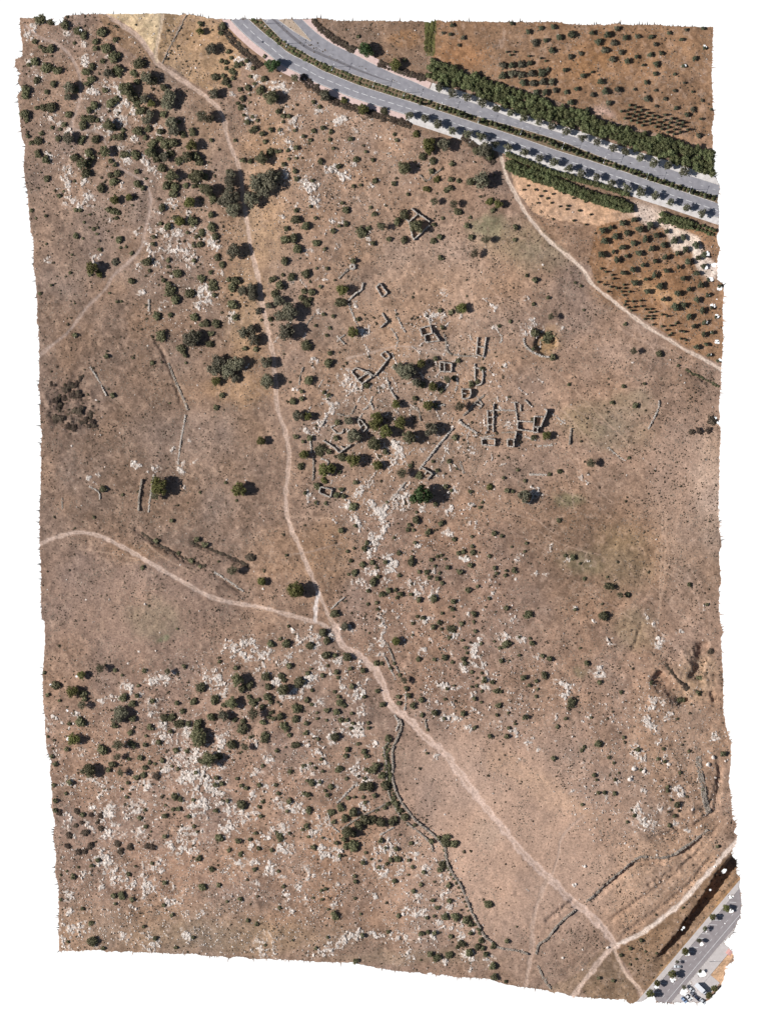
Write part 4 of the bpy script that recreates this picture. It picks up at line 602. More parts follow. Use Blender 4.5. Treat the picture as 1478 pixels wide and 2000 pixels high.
# tracks: bare trodden earth, slightly sunk, two wheel ruts
TALPHA = {9: 0.75, 10: 0.7, 12: 0.6, 13: 0.5, 14: 0.6, 4: 0.62}
TRK = np.zeros(PX.shape, int)
TRKD = np.full(PX.shape, 99.0)
for k, (w, col, pts, lab) in enumerate(TRACKS):
    sp = smooth_line(pts, 6)
    j, i = window(sp, w + 6)
    d, sd_, t = line_dist(PX[j, i], PY[j, i], sp)
    d = d + (fbm(PX[j, i], PY[j, i], 10, 2, 301 + k) - 0.5) * (w * 0.62)
    m = sstep(w * 0.46 + 1.4, w * 0.46 - 1.4, d)
    paintw(j, i, m, tuple(min(240, v * 1.05 + q_) for v, q_ in zip(col, (2, 8, 13))), TALPHA.get(k, 0.9))
    if w >= 5:
        cen = sstep(w * 0.17, w * 0.06, np.abs(d)) * (vn(PX[j, i] / 14, PY[j, i] / 14, 310) > 0.35)
        paintw(j, i, cen, (156, 128, 108), 0.45)
    streak = vn(PX[j, i] / 3.0, PY[j, i] / 3.0, 320)
    Cc[j, i] *= (1 + 0.16 * (streak - 0.5) * m)[..., None]
    H[j, i] -= 0.14 * m
    TRK[j, i] = np.where((d < w * 0.5) & (d < TRKD[j, i]), k + 1, TRK[j, i])
    TRKD[j, i] = np.minimum(TRKD[j, i], d - w * 0.5)
Cc = np.clip(Cc, 0.015, 0.85)
def hz(px, py): return sample(H, px, py)

# ================================================================= mesh builders
def mesh_arrays(name, V, loops, starts, col=None, smooth=False, shade=None):
    me = bpy.data.meshes.new(name)
    me.vertices.add(len(V)); me.vertices.foreach_set('co', np.ascontiguousarray(V, np.float32).ravel())
    me.loops.add(len(loops)); me.loops.foreach_set('vertex_index', np.ascontiguousarray(loops, np.int32))
    me.polygons.add(len(starts)); me.polygons.foreach_set('loop_start', np.ascontiguousarray(starts, np.int32))
    me.polygons.foreach_set('use_smooth', np.full(len(starts), smooth))
    if col is not None:
        at = me.attributes.new('col', 'FLOAT_COLOR', 'POINT')
        rgba = np.ones((len(V), 4), np.float32); rgba[:, :3] = col
        at.data.foreach_set('color', rgba.ravel())
    if shade is not None:
        at = me.attributes.new('shade', 'FLOAT', 'POINT')
        at.data.foreach_set('value', np.ascontiguousarray(shade, np.float32))
    me.update(calc_edges=True)
    return me
def mesh_polys(name, V, F, **kw):
    loops = [v for f in F for v in f]
    st = np.cumsum([0] + [len(f) for f in F[:-1]])
    return mesh_arrays(name, np.array(V, float), loops, st, **kw)
def tag(o, label=None, cat=None, group=None, kind=None):
    if label: o['label'] = label
    if cat: o['category'] = cat
    if group: o['group'] = group
    if kind: o['kind'] = kind
    return o
def obj(name, me, mat=None, parent=None, loc=None, rot=None, scale=None):
    o = bpy.data.objects.new(name, me)
    if me is not None and mat is not None and not me.materials: me.materials.append(mat)
    if parent is not None: o.parent = parent
    if loc is not None: o.location = loc
    if rot is not None: o.rotation_euler = rot
    if scale is not None: o.scale = scale
    COL.objects.link(o)
    return o
def empty(name, loc):
    return obj(name, None, loc=loc)

# ================================================================= materials
def new_mat(name):
    m = bpy.data.materials.new(name); m.use_nodes = True
    t = m.node_tree
    return m, t, t.nodes['Principled BSDF']
def N(t, kind, **kw):
    n = t.nodes.new(kind)
    for k, v in kw.items(): setattr(n, k, v)
    return n
def mat_ground():
    m, t, b = new_mat('soil_and_dry_grass')
    at = N(t, 'ShaderNodeAttribute', attribute_name='col')
    tcn = N(t, 'ShaderNodeTexCoord')
    n1 = N(t, 'ShaderNodeTexNoise'); n1.inputs['Scale'].default_value = 0.95; n1.inputs['Detail'].default_value = 4; n1.inputs['Roughness'].default_value = 0.7
    n2 = N(t, 'ShaderNodeTexVoronoi'); n2.inputs['Scale'].default_value = 1.1
    t.links.new(tcn.outputs['Object'], n1.inputs['Vector']); t.links.new(tcn.outputs['Object'], n2.inputs['Vector'])
    mr = N(t, 'ShaderNodeMapRange'); mr.inputs['From Min'].default_value = 0.28; mr.inputs['From Max'].default_value = 0.72
    mr.inputs['To Min'].default_value = 0.58; mr.inputs['To Max'].default_value = 1.36
    t.links.new(n1.outputs['Fac'], mr.inputs['Value'])
    mr2 = N(t, 'ShaderNodeMapRange'); mr2.inputs['From Min'].default_value = 0.05; mr2.inputs['From Max'].default_value = 0.35
    mr2.inputs['To Min'].default_value = 0.80; mr2.inputs['To Max'].default_value = 1.04
    t.links.new(n2.outputs['Distance'], mr2.inputs['Value'])
    mu = N(t, 'ShaderNodeMath', operation='MULTIPLY'); t.links.new(mr.outputs[0], mu.inputs[0]); t.links.new(mr2.outputs[0], mu.inputs[1])
    vm = N(t, 'ShaderNodeVectorMath', operation='SCALE'); t.links.new(at.outputs['Color'], vm.inputs[0]); t.links.new(mu.outputs[0], vm.inputs['Scale'])
    t.links.new(vm.outputs[0], b.inputs['Base Color'])
    b.inputs['Roughness'].default_value = 0.95; b.inputs['Specular IOR Level'].default_value = 0.1
    bp = N(t, 'ShaderNodeBump'); bp.inputs['Strength'].default_value = 0.6; bp.inputs['Distance'].default_value = 0.25
    t.links.new(n1.outputs['Fac'], bp.inputs['Height']); t.links.new(bp.outputs[0], b.inputs['Normal'])
    return m
def mat_noise(name, c1, c2, scale=1.5, rough=0.9, island=0.0, objrand=0.0, bump=0.3, detail=4):
    """two-tone surface; colours are linear base colours"""
    m, t, b = new_mat(name)
    tcn = N(t, 'ShaderNodeTexCoord')
    n1 = N(t, 'ShaderNodeTexNoise'); n1.inputs['Scale'].default_value = scale; n1.inputs['Detail'].default_value = detail
    t.links.new(tcn.outputs['Object'], n1.inputs['Vector'])
    mr = N(t, 'ShaderNodeMapRange'); mr.inputs['From Min'].default_value = 0.3; mr.inputs['From Max'].default_value = 0.7
    t.links.new(n1.outputs['Fac'], mr.inputs['Value'])
    mx = N(t, 'ShaderNodeMix', data_type='RGBA'); mx.inputs[6].default_value = (*c1, 1); mx.inputs[7].default_value = (*c2, 1)
    t.links.new(mr.outputs[0], mx.inputs[0])
    last = mx.outputs[2]
    if island or objrand:
        if island:
            g = N(t, 'ShaderNodeNewGeometry'); src = g.outputs['Random Per Island']; amp = island
        else:
            g = N(t, 'ShaderNodeObjectInfo'); src = g.outputs['Random']; amp = objrand
        r2 = N(t, 'ShaderNodeMapRange'); r2.inputs['To Min'].default_value = 1 - amp; r2.inputs['To Max'].default_value = 1 + amp
        t.links.new(src, r2.inputs['Value'])
        vm = N(t, 'ShaderNodeVectorMath', operation='SCALE'); t.links.new(last, vm.inputs[0]); t.links.new(r2.outputs[0], vm.inputs['Scale'])
        last = vm.outputs[0]
    t.links.new(last, b.inputs['Base Color'])
    b.inputs['Roughness'].default_value = rough; b.inputs['Specular IOR Level'].default_value = 0.2
    if bump:
        bp = N(t, 'ShaderNodeBump'); bp.inputs['Strength'].default_value = bump; bp.inputs['Distance'].default_value = 0.1
        t.links.new(n1.outputs['Fac'], bp.inputs['Height']); t.links.new(bp.outputs[0], b.inputs['Normal'])
    return m
def mat_leaf(name, c1, c2):
    m, t, b = new_mat(name)
    at = N(t, 'ShaderNodeAttribute', attribute_name='shade')
    oi = N(t, 'ShaderNodeObjectInfo')
    mx = N(t, 'ShaderNodeMix', data_type='RGBA'); mx.inputs[6].default_value = (*c1, 1); mx.inputs[7].default_value = (*c2, 1)
    t.links.new(at.outputs['Fac'], mx.inputs[0])
    hs = N(t, 'ShaderNodeHueSaturation')
    r1 = N(t, 'ShaderNodeMapRange'); r1.inputs['To Min'].default_value = 0.485; r1.inputs['To Max'].default_value = 0.515
    r2 = N(t, 'ShaderNodeMapRange'); r2.inputs['To Min'].default_value = 0.78; r2.inputs['To Max'].default_value = 1.22
    t.links.new(oi.outputs['Random'], r1.inputs['Value']); t.links.new(oi.outputs['Random'], r2.inputs['Value'])
    t.links.new(r1.outputs[0], hs.inputs['Hue']); t.links.new(r2.outputs[0], hs.inputs['Value'])
    t.links.new(mx.outputs[2], hs.inputs['Color']); t.links.new(hs.outputs[0], b.inputs['Base Color'])
    b.inputs['Roughness'].default_value = 0.75; b.inputs['Specular IOR Level'].default_value = 0.15
    tr = N(t, 'ShaderNodeBsdfTranslucent'); t.links.new(hs.outputs[0], tr.inputs['Color'])
    ms = N(t, 'ShaderNodeMixShader'); ms.inputs[0].default_value = 0.3
    t.links.new(b.outputs[0], ms.inputs[1]); t.links.new(tr.outputs[0], ms.inputs[2])
    t.links.new(ms.outputs[0], t.nodes['Material Output'].inputs['Surface'])
    return m
MG = mat_ground()
MROCK = mat_noise('weathered_limestone', (0.48, 0.415, 0.365), (0.78, 0.70, 0.64), 1.6, 0.9, island=0.25, bump=0.5)
MWALL = mat_noise('dry_stone_masonry', (0.44, 0.39, 0.345), (0.66, 0.60, 0.54), 1.4, 0.95, island=0.28, bump=0.4)
MRUB = mat_noise('dark_rubble', (0.27, 0.225, 0.185), (0.48, 0.415, 0.355), 1.4, 0.95, island=0.3, bump=0.4)
MBARK = mat_noise('bark', (0.07, 0.055, 0.04), (0.13, 0.1, 0.08), 6, 0.95)
MTUS = mat_noise('dry_dwarf_shrub', (0.075, 0.055, 0.04), (0.13, 0.096, 0.066), 0.12, 0.95, island=0.35, bump=0)
LEAFS = mat_leaf('olive_brown_twigs', (0.105, 0.088, 0.058), (0.205, 0.175, 0.115))
MTUF = mat_noise('dry_grass_tuft', (0.175, 0.135, 0.105), (0.29, 0.23, 0.18), 0.1, 0.95, island=0.35, bump=0)
LEAF = {
 '': mat_leaf('evergreen_leaves', (0.128, 0.126, 0.072), (0.265, 0.250, 0.148)),
 'o': mat_leaf('grey_olive_leaves', (0.150, 0.140, 0.098), (0.280, 0.258, 0.185)),
 'g': mat_leaf('light_green_leaves', (0.125, 0.130, 0.048), (0.260, 0.245, 0.098)),
 'l': mat_leaf('sparse_twigs_and_leaves', (0.120, 0.110, 0.070), (0.220, 0.200, 0.130)),
 'd': mat_leaf('deep_green_leaves', (0.050, 0.078, 0.034), (0.120, 0.165, 0.070)),
 'b': mat_leaf('brown_thorn_twigs', (0.115, 0.086, 0.066), (0.205, 0.158, 0.120)),
 'h': mat_leaf('hedge_leaves', (0.125, 0.148, 0.066), (0.285, 0.292, 0.150)),
 's': mat_leaf('street_tree_leaves', (0.140, 0.140, 0.088), (0.250, 0.240, 0.160)),
 'f': mat_leaf('fruit_tree_leaves', (0.110, 0.120, 0.076), (0.225, 0.228, 0.146)),
}
MASPH = mat_noise('worn_asphalt', (0.245, 0.238, 0.262), (0.325, 0.315, 0.34), 0.35, 0.9, bump=0.1)
MASPH2 = mat_noise('street_asphalt', (0.265, 0.235, 0.24), (0.33, 0.295, 0.30), 0.3, 0.9, bump=0.1)
MDARKA = mat_noise('dark_asphalt', (0.15, 0.14, 0.155), (0.20, 0.19, 0.20), 0.5, 0.9, bump=0.1)
MPINK = mat_noise('pink_paving', (0.60, 0.44, 0.40), (0.72, 0.54, 0.50), 0.6, 0.9, bump=0.1)
MPALE = mat_noise('pale_paving', (0.56, 0.52, 0.50), (0.74, 0.70, 0.68), 0.5, 0.9, bump=0.1)
MGREY = mat_noise('grey_paving', (0.50, 0.455, 0.44), (0.58, 0.53, 0.515), 0.5, 0.9, bump=0.1)
MPAINT = mat_noise('white_road_paint', (0.58, 0.57, 0.57), (0.8, 0.8, 0.8), 1.2, 0.7, bump=0)
MKERB = mat_noise('kerb_stone', (0.55, 0.50, 0.46), (0.72, 0.68, 0.64), 0.5, 0.9, island=0.15, bump=0)
MSOIL = mat_noise('planted_strip_soil', (0.13, 0.095, 0.06), (0.26, 0.185, 0.12), 0.8, 0.95, bump=0.4)

# ================================================================= ground sheet, split at the tracks, clipped at the survey limit
inside = SDF > 0
idx = np.arange(NX * NY).reshape(NY, NX)
VX = np.c_[wx(PX).ravel(), wy(PY).ravel(), H.ravel()]
VC = Cc.reshape(-1, 3)
cnt = inside[:-1, :-1].astype(int) + inside[1:, :-1] + inside[:-1, 1:] + inside[1:, 1:]
full = cnt == 4
part_ = (cnt > 0) & (cnt < 4)
q0 = idx[:-1, :-1]; q1 = idx[1:, :-1]; q2 = idx[1:, 1:]; q3 = idx[:-1, 1:]
qlab = TRK[:-1, :-1]
qj, qi = np.nonzero(full)
quads = np.c_[q0[qj, qi], q1[qj, qi], q2[qj, qi], q3[qj, qi]]
qlabs = qlab[qj, qi]
# boundary cells: cut at the limit
extraV = []; extraC = []; cutF = []; rim = []
ecache = {}
sflat = SDF.ravel()
def cutpt(a, b):
    k = (a, b) if a < b else (b, a)
    if k in ecache: return ecache[k]
    t = sflat[a] / (sflat[a] - sflat[b])
    extraV.append(VX[a] * (1 - t) + VX[b] * t); extraC.append(VC[a] * (1 - t) + VC[b] * t)
    ecache[k] = NX * NY + len(extraV) - 1
    return ecache[k]
pj, pi = np.nonzero(part_)
for jj, ii in zip(pj, pi):
    loop = [idx[jj, ii], idx[jj + 1, ii], idx[jj + 1, ii + 1], idx[jj, ii + 1]]
    o = []; cuts = []
    for a in range(4):
        u, v = int(loop[a]), int(loop[(a + 1) % 4])
        if sflat[u] > 0: o.append(u)
        if (sflat[u] > 0) != (sflat[v] > 0):
            c = cutpt(u, v); o.append(c); cuts.append(c)
    if len(o) >= 3: cutF.append(o)
    if len(cuts) == 2: rim.append(cuts)
# torn slivers along the rim
base_n = NX * NY
EV = np.array(extraV); EC = np.array(extraC)
sl = []
for c in rim:
    if random.random() < 0.19 * (0.3 + 1.4 * (vn(EV[c[0] - base_n][0] / 12, EV[c[0] - base_n][1] / 12, 97) > 0.45)):
        a, b = EV[c[0] - base_n], EV[c[1] - base_n]
        mid = (a + b) / 2
        px, py = mid[0] / M + CX, CY - mid[1] / M
        gxx = sample(SDF, px + 3, py) - sample(SDF, px - 3, py); gyy = sample(SDF, px, py + 3) - sample(SDF, px, py - 3)
        gl = math.hypot(gxx, gyy) + 1e-6
        ln = random.choice([1, 1.6, 2.4, 3.2, 4.2, 7.5]) * M * random.uniform(0.7, 1.4)
        tip = mid + np.array([-gxx / gl, gyy / gl, 0]) * ln + np.array([random.uniform(-.3, .3), random.uniform(-.3, .3), random.uniform(-.3, .1)])
        extraV.append(tip); extraC.append(EC[c[0] - base_n])
        sl.append([c[0], NX * NY + len(extraV) - 1, c[1]])
EV = np.array(extraV); EC = np.array(extraC)
# soil thickness under the rim
nrim = len(EV)
lowV = EV - np.array([0, 0, 1.2])
skirt = [[c[0], c[1], base_n + nrim + c[1] - base_n, base_n + nrim + c[0] - base_n] for c in rim]
allV = np.vstack([VX, EV, lowV]); allC = np.vstack([VC, EC, EC * 0.9])
def ground_part(name, qd, extra):
    loops = list(qd.ravel()); starts = list(range(0, 4 * len(qd), 4))
    for f in extra:
        starts.append(len(loops)); loops += list(f)
    loops = np.array(loops)
    u, inv = np.unique(loops, return_inverse=True)
    me = mesh_arrays(name, allV[u], inv, starts, col=allC[u], smooth=True)
    me.materials.append(MG)
    return obj(name, me)
g = ground_part('ground', quads[qlabs == 0], cutF + sl + skirt)
tag(g, 'dry brown hillside soil with torn white survey edge', 'ground', kind='structure')
for k, (w, col, pts, lab) in enumerate(TRACKS):
    qd = quads[qlabs == k + 1]
    if len(qd) < 4: continue
    tag(ground_part('dirt_track' if w > 4.5 else 'footpath', qd, []), lab, 'track' if w > 4.5 else 'path', kind='structure')
# ================================================================= naming by place
ORD = ['nearest', 'second', 'third', 'fourth', 'fifth', 'sixth', 'seventh', 'eighth', 'ninth', 'tenth', 'eleventh', 'twelfth', 'thirteenth', 'fourteenth', 'fifteenth', 'sixteenth', 'seventeenth', 'eighteenth', 'nineteenth', 'twentieth']
SECT = ['right of', 'above and right of', 'above', 'above and left of', 'left of', 'below and left of', 'below', 'below and right of']
def label_by_place(things, cat, group, marks=None):
    """things: (object, px, py, description); each gets a label that points to it by the nearest landmark"""
    marks = marks or LANDMARKS
    lm = np.array([(a, b) for a, b, _ in marks], float)
    cells = {}
    for o, x, y, desc in things:
        d = np.hypot(lm[:, 0] - x, lm[:, 1] - y)
        k = int(np.argmin(d))
        a = math.atan2(-(y - lm[k, 1]), x - lm[k, 0])
        s = 'at' if d[k] < 9 else SECT[int(round(a / (math.pi / 4))) % 8]
        cells.setdefault((k, s), []).append((d[k], o, desc))
    for (k, s), lst in cells.items():
        lst.sort(key=lambda e: e[0])
        for n, (_, o, desc) in enumerate(lst):
            w = marks[k][2]; one = any(q in w.split()[1:5] for q in ('tree', 'bush', 'shrub')) and cat in ('tree', 'shrub', 'bush')
            lab = '%s %s %s' % (desc, s if s != 'at' else 'beside' if n or (one and desc.split()[-1] not in w) else 'that is' if one else 'amid', w)
            if len(lst) > 1: lab += ', ' + ORD[min(n, 19)] + ('' if n == 0 else ' out')
            while len(lab.replace('-', ' ').split()) > 16: lab = lab.split(' ', 1)[1]
            tag(o, lab, cat, group)

# ================================================================= roads
def strip(name, ea, eb, z, mat, parent=None, across=None):
    """paved band between two edge lines, cut at the survey limit"""
    n = max(len(ea), len(eb))
    def rs(e):
        d = np.r_[0, np.cumsum(np.hypot(*np.diff(e, axis=0).T))]
        s = np.linspace(0, d[-1], n); return np.c_[np.interp(s, d, e[:, 0]), np.interp(s, d, e[:, 1])]
    a, b = rs(ea), rs(eb)
    wid = np.hypot(*(a - b).T).mean()
    m = across or max(1, int(round(wid / 2.2)))
    P = np.array([a * (1 - k / m) + b * (k / m) for k in range(m + 1)])        # (m+1, n, 2)
    V = np.c_[wx(P[..., 0]).ravel(), wy(P[..., 1]).ravel(), np.full((m + 1) * n, z)]
    ids = np.arange((m + 1) * n).reshape(m + 1, n)
    Q = np.stack([ids[:-1, :-1], ids[1:, :-1], ids[1:, 1:], ids[:-1, 1:]], -1).reshape(-1, 4)
    cen = np.stack([P[:-1, :-1], P[1:, :-1], P[1:, 1:], P[:-1, 1:]]).mean(0).reshape(-1, 2)
    Q = Q[sample(SDF, cen[:, 0], cen[:, 1]) > 0.3]
    if len(Q) == 0: return None
    v0, v1, v2 = V[Q[0, 0]], V[Q[0, 1]], V[Q[0, 2]]
    if np.cross(v1 - v0, v2 - v0)[2] < 0: Q = Q[:, ::-1]
    u, inv = np.unique(Q.ravel(), return_inverse=True)
    me = mesh_arrays(name, V[u], inv, np.arange(0, 4 * len(Q), 4))
    return obj(name, me, mat, parent)
def off(line, d): return line + normals(line) * d
A_N, A_S = off(ROAD_A, 13.2), off(ROAD_A, -13.2)
ra = tag(strip('road', A_N, A_S, 0.06, MASPH), 'two-lane grey avenue carriageway nearer the village', 'road', kind='structure')
rb = tag(strip('road', ROAD_BL, ROAD_BR, 0.064, MASPH), 'wide grey carriageway on the far side of the planted median', 'road', kind='structure')
def kerb(name, line, z0, z1, parent, w=0.9):
    """row of kerb stones, every one a small block"""
    V = []; F = []
    L_ = smooth_line(line, 5.0)
    nn = normals(L_)
    for k in range(len(L_) - 1):
        if min(sample(SDF, *L_[k]), sample(SDF, *L_[k + 1])) < 0.5: continue
        a, b = L_[k] * 0.96 + L_[k + 1] * 0.04, L_[k + 1] * 0.96 + L_[k] * 0.04
        na = nn[k] * w / 2
        b0 = len(V)
        for p in (a + na, b + na, b - na, a - na):
            V.append((wx(p[0]), wy(p[1]), z0)); V.append((wx(p[0]), wy(p[1]), z1))
        F += [[b0 + 1, b0 + 7, b0 + 5, b0 + 3]] + [[b0 + 2 * q, b0 + 2 * q + 1, b0 + (2 * q + 3) % 8, b0 + (2 * q + 2) % 8] for q in range(4)]
    o = obj(name, mesh_polys(name, V, F), MKERB, parent)
    o['kind'] = 'stuff' if parent is not None else 'structure'
    return o
def dashes(line, parent, period, ln, w=0.95, z=0.075, lo=0, hi=1):
    d = np.r_[0, np.cumsum(np.hypot(*np.diff(line, axis=0).T))]
    s = d[-1] * lo
    while s + ln < d[-1] * hi:
        q = np.linspace(s, s + ln, 4)
        p = np.c_[np.interp(q, d, line[:, 0]), np.interp(q, d, line[:, 1])]
        if sample(SDF, *p[0]) > 1 and sample(SDF, *p[-1]) > 1:
            nn = normals(p) * w / 2
            V = [(wx(a), wy(b), z) for a, b in p - nn] + [(wx(a), wy(b), z) for a, b in p + nn]
            F = [[k, k + 1, 5 + k, 4 + k] for k in range(3)]
            me = mesh_polys('lane_dash', V, F)
            obj('lane_dash', me, MPAINT, parent)
        s += period
dashes(ROAD_A, ra, 18, 12)
mB = ROAD_BL * 0.5 + ROAD_BR[np.clip((np.arange(len(ROAD_BL)) * len(ROAD_BR) / len(ROAD_BL)).astype(int), 0, len(ROAD_BR) - 1)] * 0.5
dashes(mB, rb, 24, 6, 0.45, 0.079, 0.12, 1)
strip('edge_line', off(ROAD_A, -11.6), off(ROAD_A, -12.2), 0.075, MPAINT, ra, 1)
# darker tapering band laid along the far carriageway
def lerp_lines(t):
    n = len(ROAD_BL); q = ROAD_BR[np.clip((np.arange(n) * len(ROAD_BR) / n).astype(int), 0, len(ROAD_BR) - 1)]
    return smooth_line((ROAD_BL * (1 - t) + q * t)[::8], 2)
def part_line(p, a, b): return p[int(len(p) * a):int(len(p) * b)]
tp = smooth_line([(532,36),(560,62),(592,88),(620,103),(660,120),(700,137),(740,152),(775,163)])
w_ = np.interp(np.linspace(0, 1, len(tp)), [0, 0.2, 0.7, 1], [2.0, 3.0, 2.2, 0.3])[:, None]
strip('darker_band', tp + normals(tp) * w_, tp - normals(tp) * w_, 0.071, MDARKA, rb, 2)
# median, island, pavements
med = tag(strip('median_strip', off(ROAD_A, 14.0), ROAD_BL + 0, 0.17, MSOIL), 'planted median strip between the two carriageways', 'median', kind='structure')
tag(kerb('kerb', off(ROAD_A, 13.5), 0.0, 0.2, None), 'pale kerb stones along the near side of the median', 'kerb', kind='structure')
tag(kerb('kerb', off(ROAD_BL, -0.2), 0.0, 0.2, None), 'pale kerb stones along the far side of the median', 'kerb', kind='structure')
isl = strip('traffic_island', smooth_line([(536,30),(545,40),(575,62),(606,80)]), smooth_line([(560,28),(570,38),(590,60),(607,80)]), 0.18, mat_noise('island_gravel', (0.38, 0.29, 0.22), (0.52, 0.41, 0.32), 1.2, 0.95))
tag(isl, 'tan pointed traffic island where the slip road joins', 'traffic island', kind='structure')
tag(kerb('kerb', [(545,40),(575,62),(607,81)], 0.0, 0.22, None), 'kerb stones on the left edge of the traffic island', 'kerb', kind='structure')
tag(kerb('kerb', [(571,38),(590,59),(608,80)], 0.0, 0.22, None), 'kerb stones on the right edge of the traffic island', 'kerb', kind='structure')
nA = len(ROAD_A); cut = int(np.argmin(np.abs(ROAD_A[:, 0] - 800)))
tag(strip('pavement', off(ROAD_A, -13.8)[:cut], off(ROAD_A, -26)[:cut], 0.16, MPINK), 'pink paved footway along the near carriageway', 'pavement', kind='structure')
tag(strip('pavement', off(ROAD_A, -13.8)[cut:], off(ROAD_A, -26.5)[cut:], 0.16, MPALE), 'pale tree-lined footway along the near carriageway', 'pavement', kind='structure')
cut = int(np.argmin(np.abs(ROAD_BR[:, 0] - 838)))
tag(strip('pavement', off(ROAD_BR, 0.6)[:cut], off(ROAD_BR, 13)[:cut], 0.16, MPINK), 'pink paved footway along the far carriageway', 'pavement', kind='structure')
tag(strip('pavement', off(ROAD_BR, 0.6)[cut:], off(ROAD_BR, 14)[cut:], 0.16, MPALE), 'whitish tree-lined footway below the long hedge belt', 'pavement', kind='structure')
tag(kerb('kerb', off(ROAD_A, -13.4), 0.0, 0.18, None, 0.7), 'kerb between the near carriageway and its footway', 'kerb', kind='structure')
tag(kerb('kerb', off(ROAD_BR, 0.3), 0.0, 0.18, None, 0.7), 'kerb between the far carriageway and its footway', 'kerb', kind='structure')
# street with parking bays in the lower right corner
def dline(o, a=-60, b=290): return np.array([DP0 + DU * s + DN * o for s in np.arange(a, b, 2.0)])
tag(strip('pavement', dline(0), dline(9.6), 0.17, MGREY), 'grey footway between scrub slope and parking bays', 'pavement', kind='structure')
bay = tag(strip('parking_lane', dline(10), dline(22), 0.055, MASPH2), 'row of angled parking bays beside the street', 'parking bays', kind='structure')
rd = tag(strip('road', dline(22), dline(52.5), 0.06, MASPH2), 'grey street in the lower right corner', 'road', kind='structure')
tag(strip('pavement', dline(53.3), dline(76), 0.17, MGREY), 'wide pale paved forecourt right of the street', 'pavement', kind='structure')
tag(kerb('kerb', dline(9.8), 0, 0.2, None, 0.6), 'kerb between grey footway and parking bays', 'kerb', kind='structure')
tag(kerb('kerb', dline(52.9), 0, 0.2, None, 0.6), 'kerb along the pale forecourt', 'kerb', kind='structure')
strip('edge_line', dline(43.6), dline(44.4), 0.072, MPAINT, rd, 1)
strip('lot_surface', dline(76, -30, 100), dline(100, -30, 100), 0.05, MGREY, None)
tag(bpy.data.objects['lot_surface'], 'small paved car park at the bottom right corner', 'car park', kind='structure')
dashes(dline(33), rd, 16, 6, 0.6, 0.072)
for s in np.arange(-12, 262, 11.5):
    p = DP0 + DU * s + DN * 10.4
    q = p + np.array([15.5, 1.0])
    if sample(SDF, *p) < 2 or sample(SDF, *q) < 2: continue
    strip('bay_line', np.array([p, q]), np.array([p, q]) + np.array([0.05, 0.75]), 0.068, MPAINT, bay, 1)

# ================================================================= foliage prototypes (unit radius, standing on z = 0)
ICO_V = []
_t = (1 + 5 ** 0.5) / 2
for a, b in ((-1, _t), (1, _t), (-1, -_t), (1, -_t)): ICO_V.append((a, b, 0))
for a, b in ((-1, _t), (1, _t), (-1, -_t), (1, -_t)): ICO_V.append((0, a, b))
for a, b in ((-1, _t), (1, _t), (-1, -_t), (1, -_t)): ICO_V.append((b, 0, a))
ICO_V = np.array(ICO_V) / math.sqrt(1 + _t * _t)
ICO_F = np.array([(0,11,5),(0,5,1),(0,1,7),(0,7,10),(0,10,11),(1,5,9),(5,11,4),(11,10,2),(10,7,6),(7,1,8),(3,9,4),(3,4,2),(3,2,6),(3,6,8),(3,8,9),(4,9,5),(2,4,11),(6,2,10),(8,6,7),(9,8,1)])
def crown_arrays(rng, lobes, nleaf, size, core=0.8, up=0.25, jag=0.35):
    """leaf faces spread over and inside a set of lobes (x, y, z, r, flatten)"""
    P = []; Nn = []
    w = np.array([l[3] ** 2 for l in lobes]); w = w / w.sum()
    for l, ww in zip(lobes, w):
        k = int(nleaf * ww) + 1
        d = rng.normal(size=(k * 2, 3)); d /= np.linalg.norm(d, axis=1)[:, None]
        d = d[d[:, 2] > -0.55 + up * 0.5][:k]
        bump = 1 + jag * 1.5 * (rng.random(len(d)) - 0.62)
        p = np.array(l[:3]) + d * (l[3] * bump)[:, None] * np.array([1, 1, l[4]])
        P.append(p); Nn.append(d)
    P = np.vstack(P); D = np.vstack(Nn)
    P[:, 2] = np.maximum(P[:, 2], 0.03)
    nrm = D + rng.normal(size=D.shape) * 0.55; nrm /= np.linalg.norm(nrm, axis=1)[:, None]
    t = np.cross(nrm, rng.normal(size=D.shape)); t /= np.linalg.norm(t, axis=1)[:, None] + 1e-9
    b = np.cross(nrm, t)
    s = size * (0.6 + 0.9 * rng.random(len(P)))[:, None]
    q = 0.55 + 0.4 * rng.random(len(P))[:, None]
    V = np.stack([P - t * s - b * s * q * .5, P + t * s * .4 - b * s * q, P + t * s, P - t * s * .3 + b * s * q], 1).reshape(-1, 3)
    loops = np.arange(len(V)); starts = np.arange(0, len(V), 4)
    cl = rng.random(len(P)) * 0.6 + 0.4 * vn(P[:, 0] * 3 + 9, P[:, 1] * 3 + P[:, 2] * 2 + 5, int(rng.integers(1, 999)))
    shade = np.repeat(cl, 4)
    if core:
        for l in lobes:
            cv = ICO_V * (1 + 0.25 * (rng.random((12, 1)) - 0.5)) * l[3] * core * np.array([1, 1, l[4]]) + np.array(l[:3])
            cv[:, 2] = np.maximum(cv[:, 2], 0.0)
            n0 = len(V)
            V = np.vstack([V, cv]); shade = np.r_[shade, np.full(12, 0.4)]
            starts = np.r_[starts, len(loops) + np.arange(0, 60, 3)]
            loops = np.r_[loops, (ICO_F + n0).ravel()]
    return V, loops, starts, shade
def lobes_round(rng, n, spread, r, flat, zc):
    o = [(0, 0, zc, r * (0.85 + 0.2 * rng.random()), flat)]
    for k in range(n):
        a = 2 * math.pi * (k + rng.random() * 0.8) / n
        d = spread * (0.65 + 0.75 * rng.random())
        o.append((d * math.cos(a), d * math.sin(a), zc * (0.7 + 0.5 * rng.random()), r * (0.36 + 0.36 * rng.random()), flat))
    return o
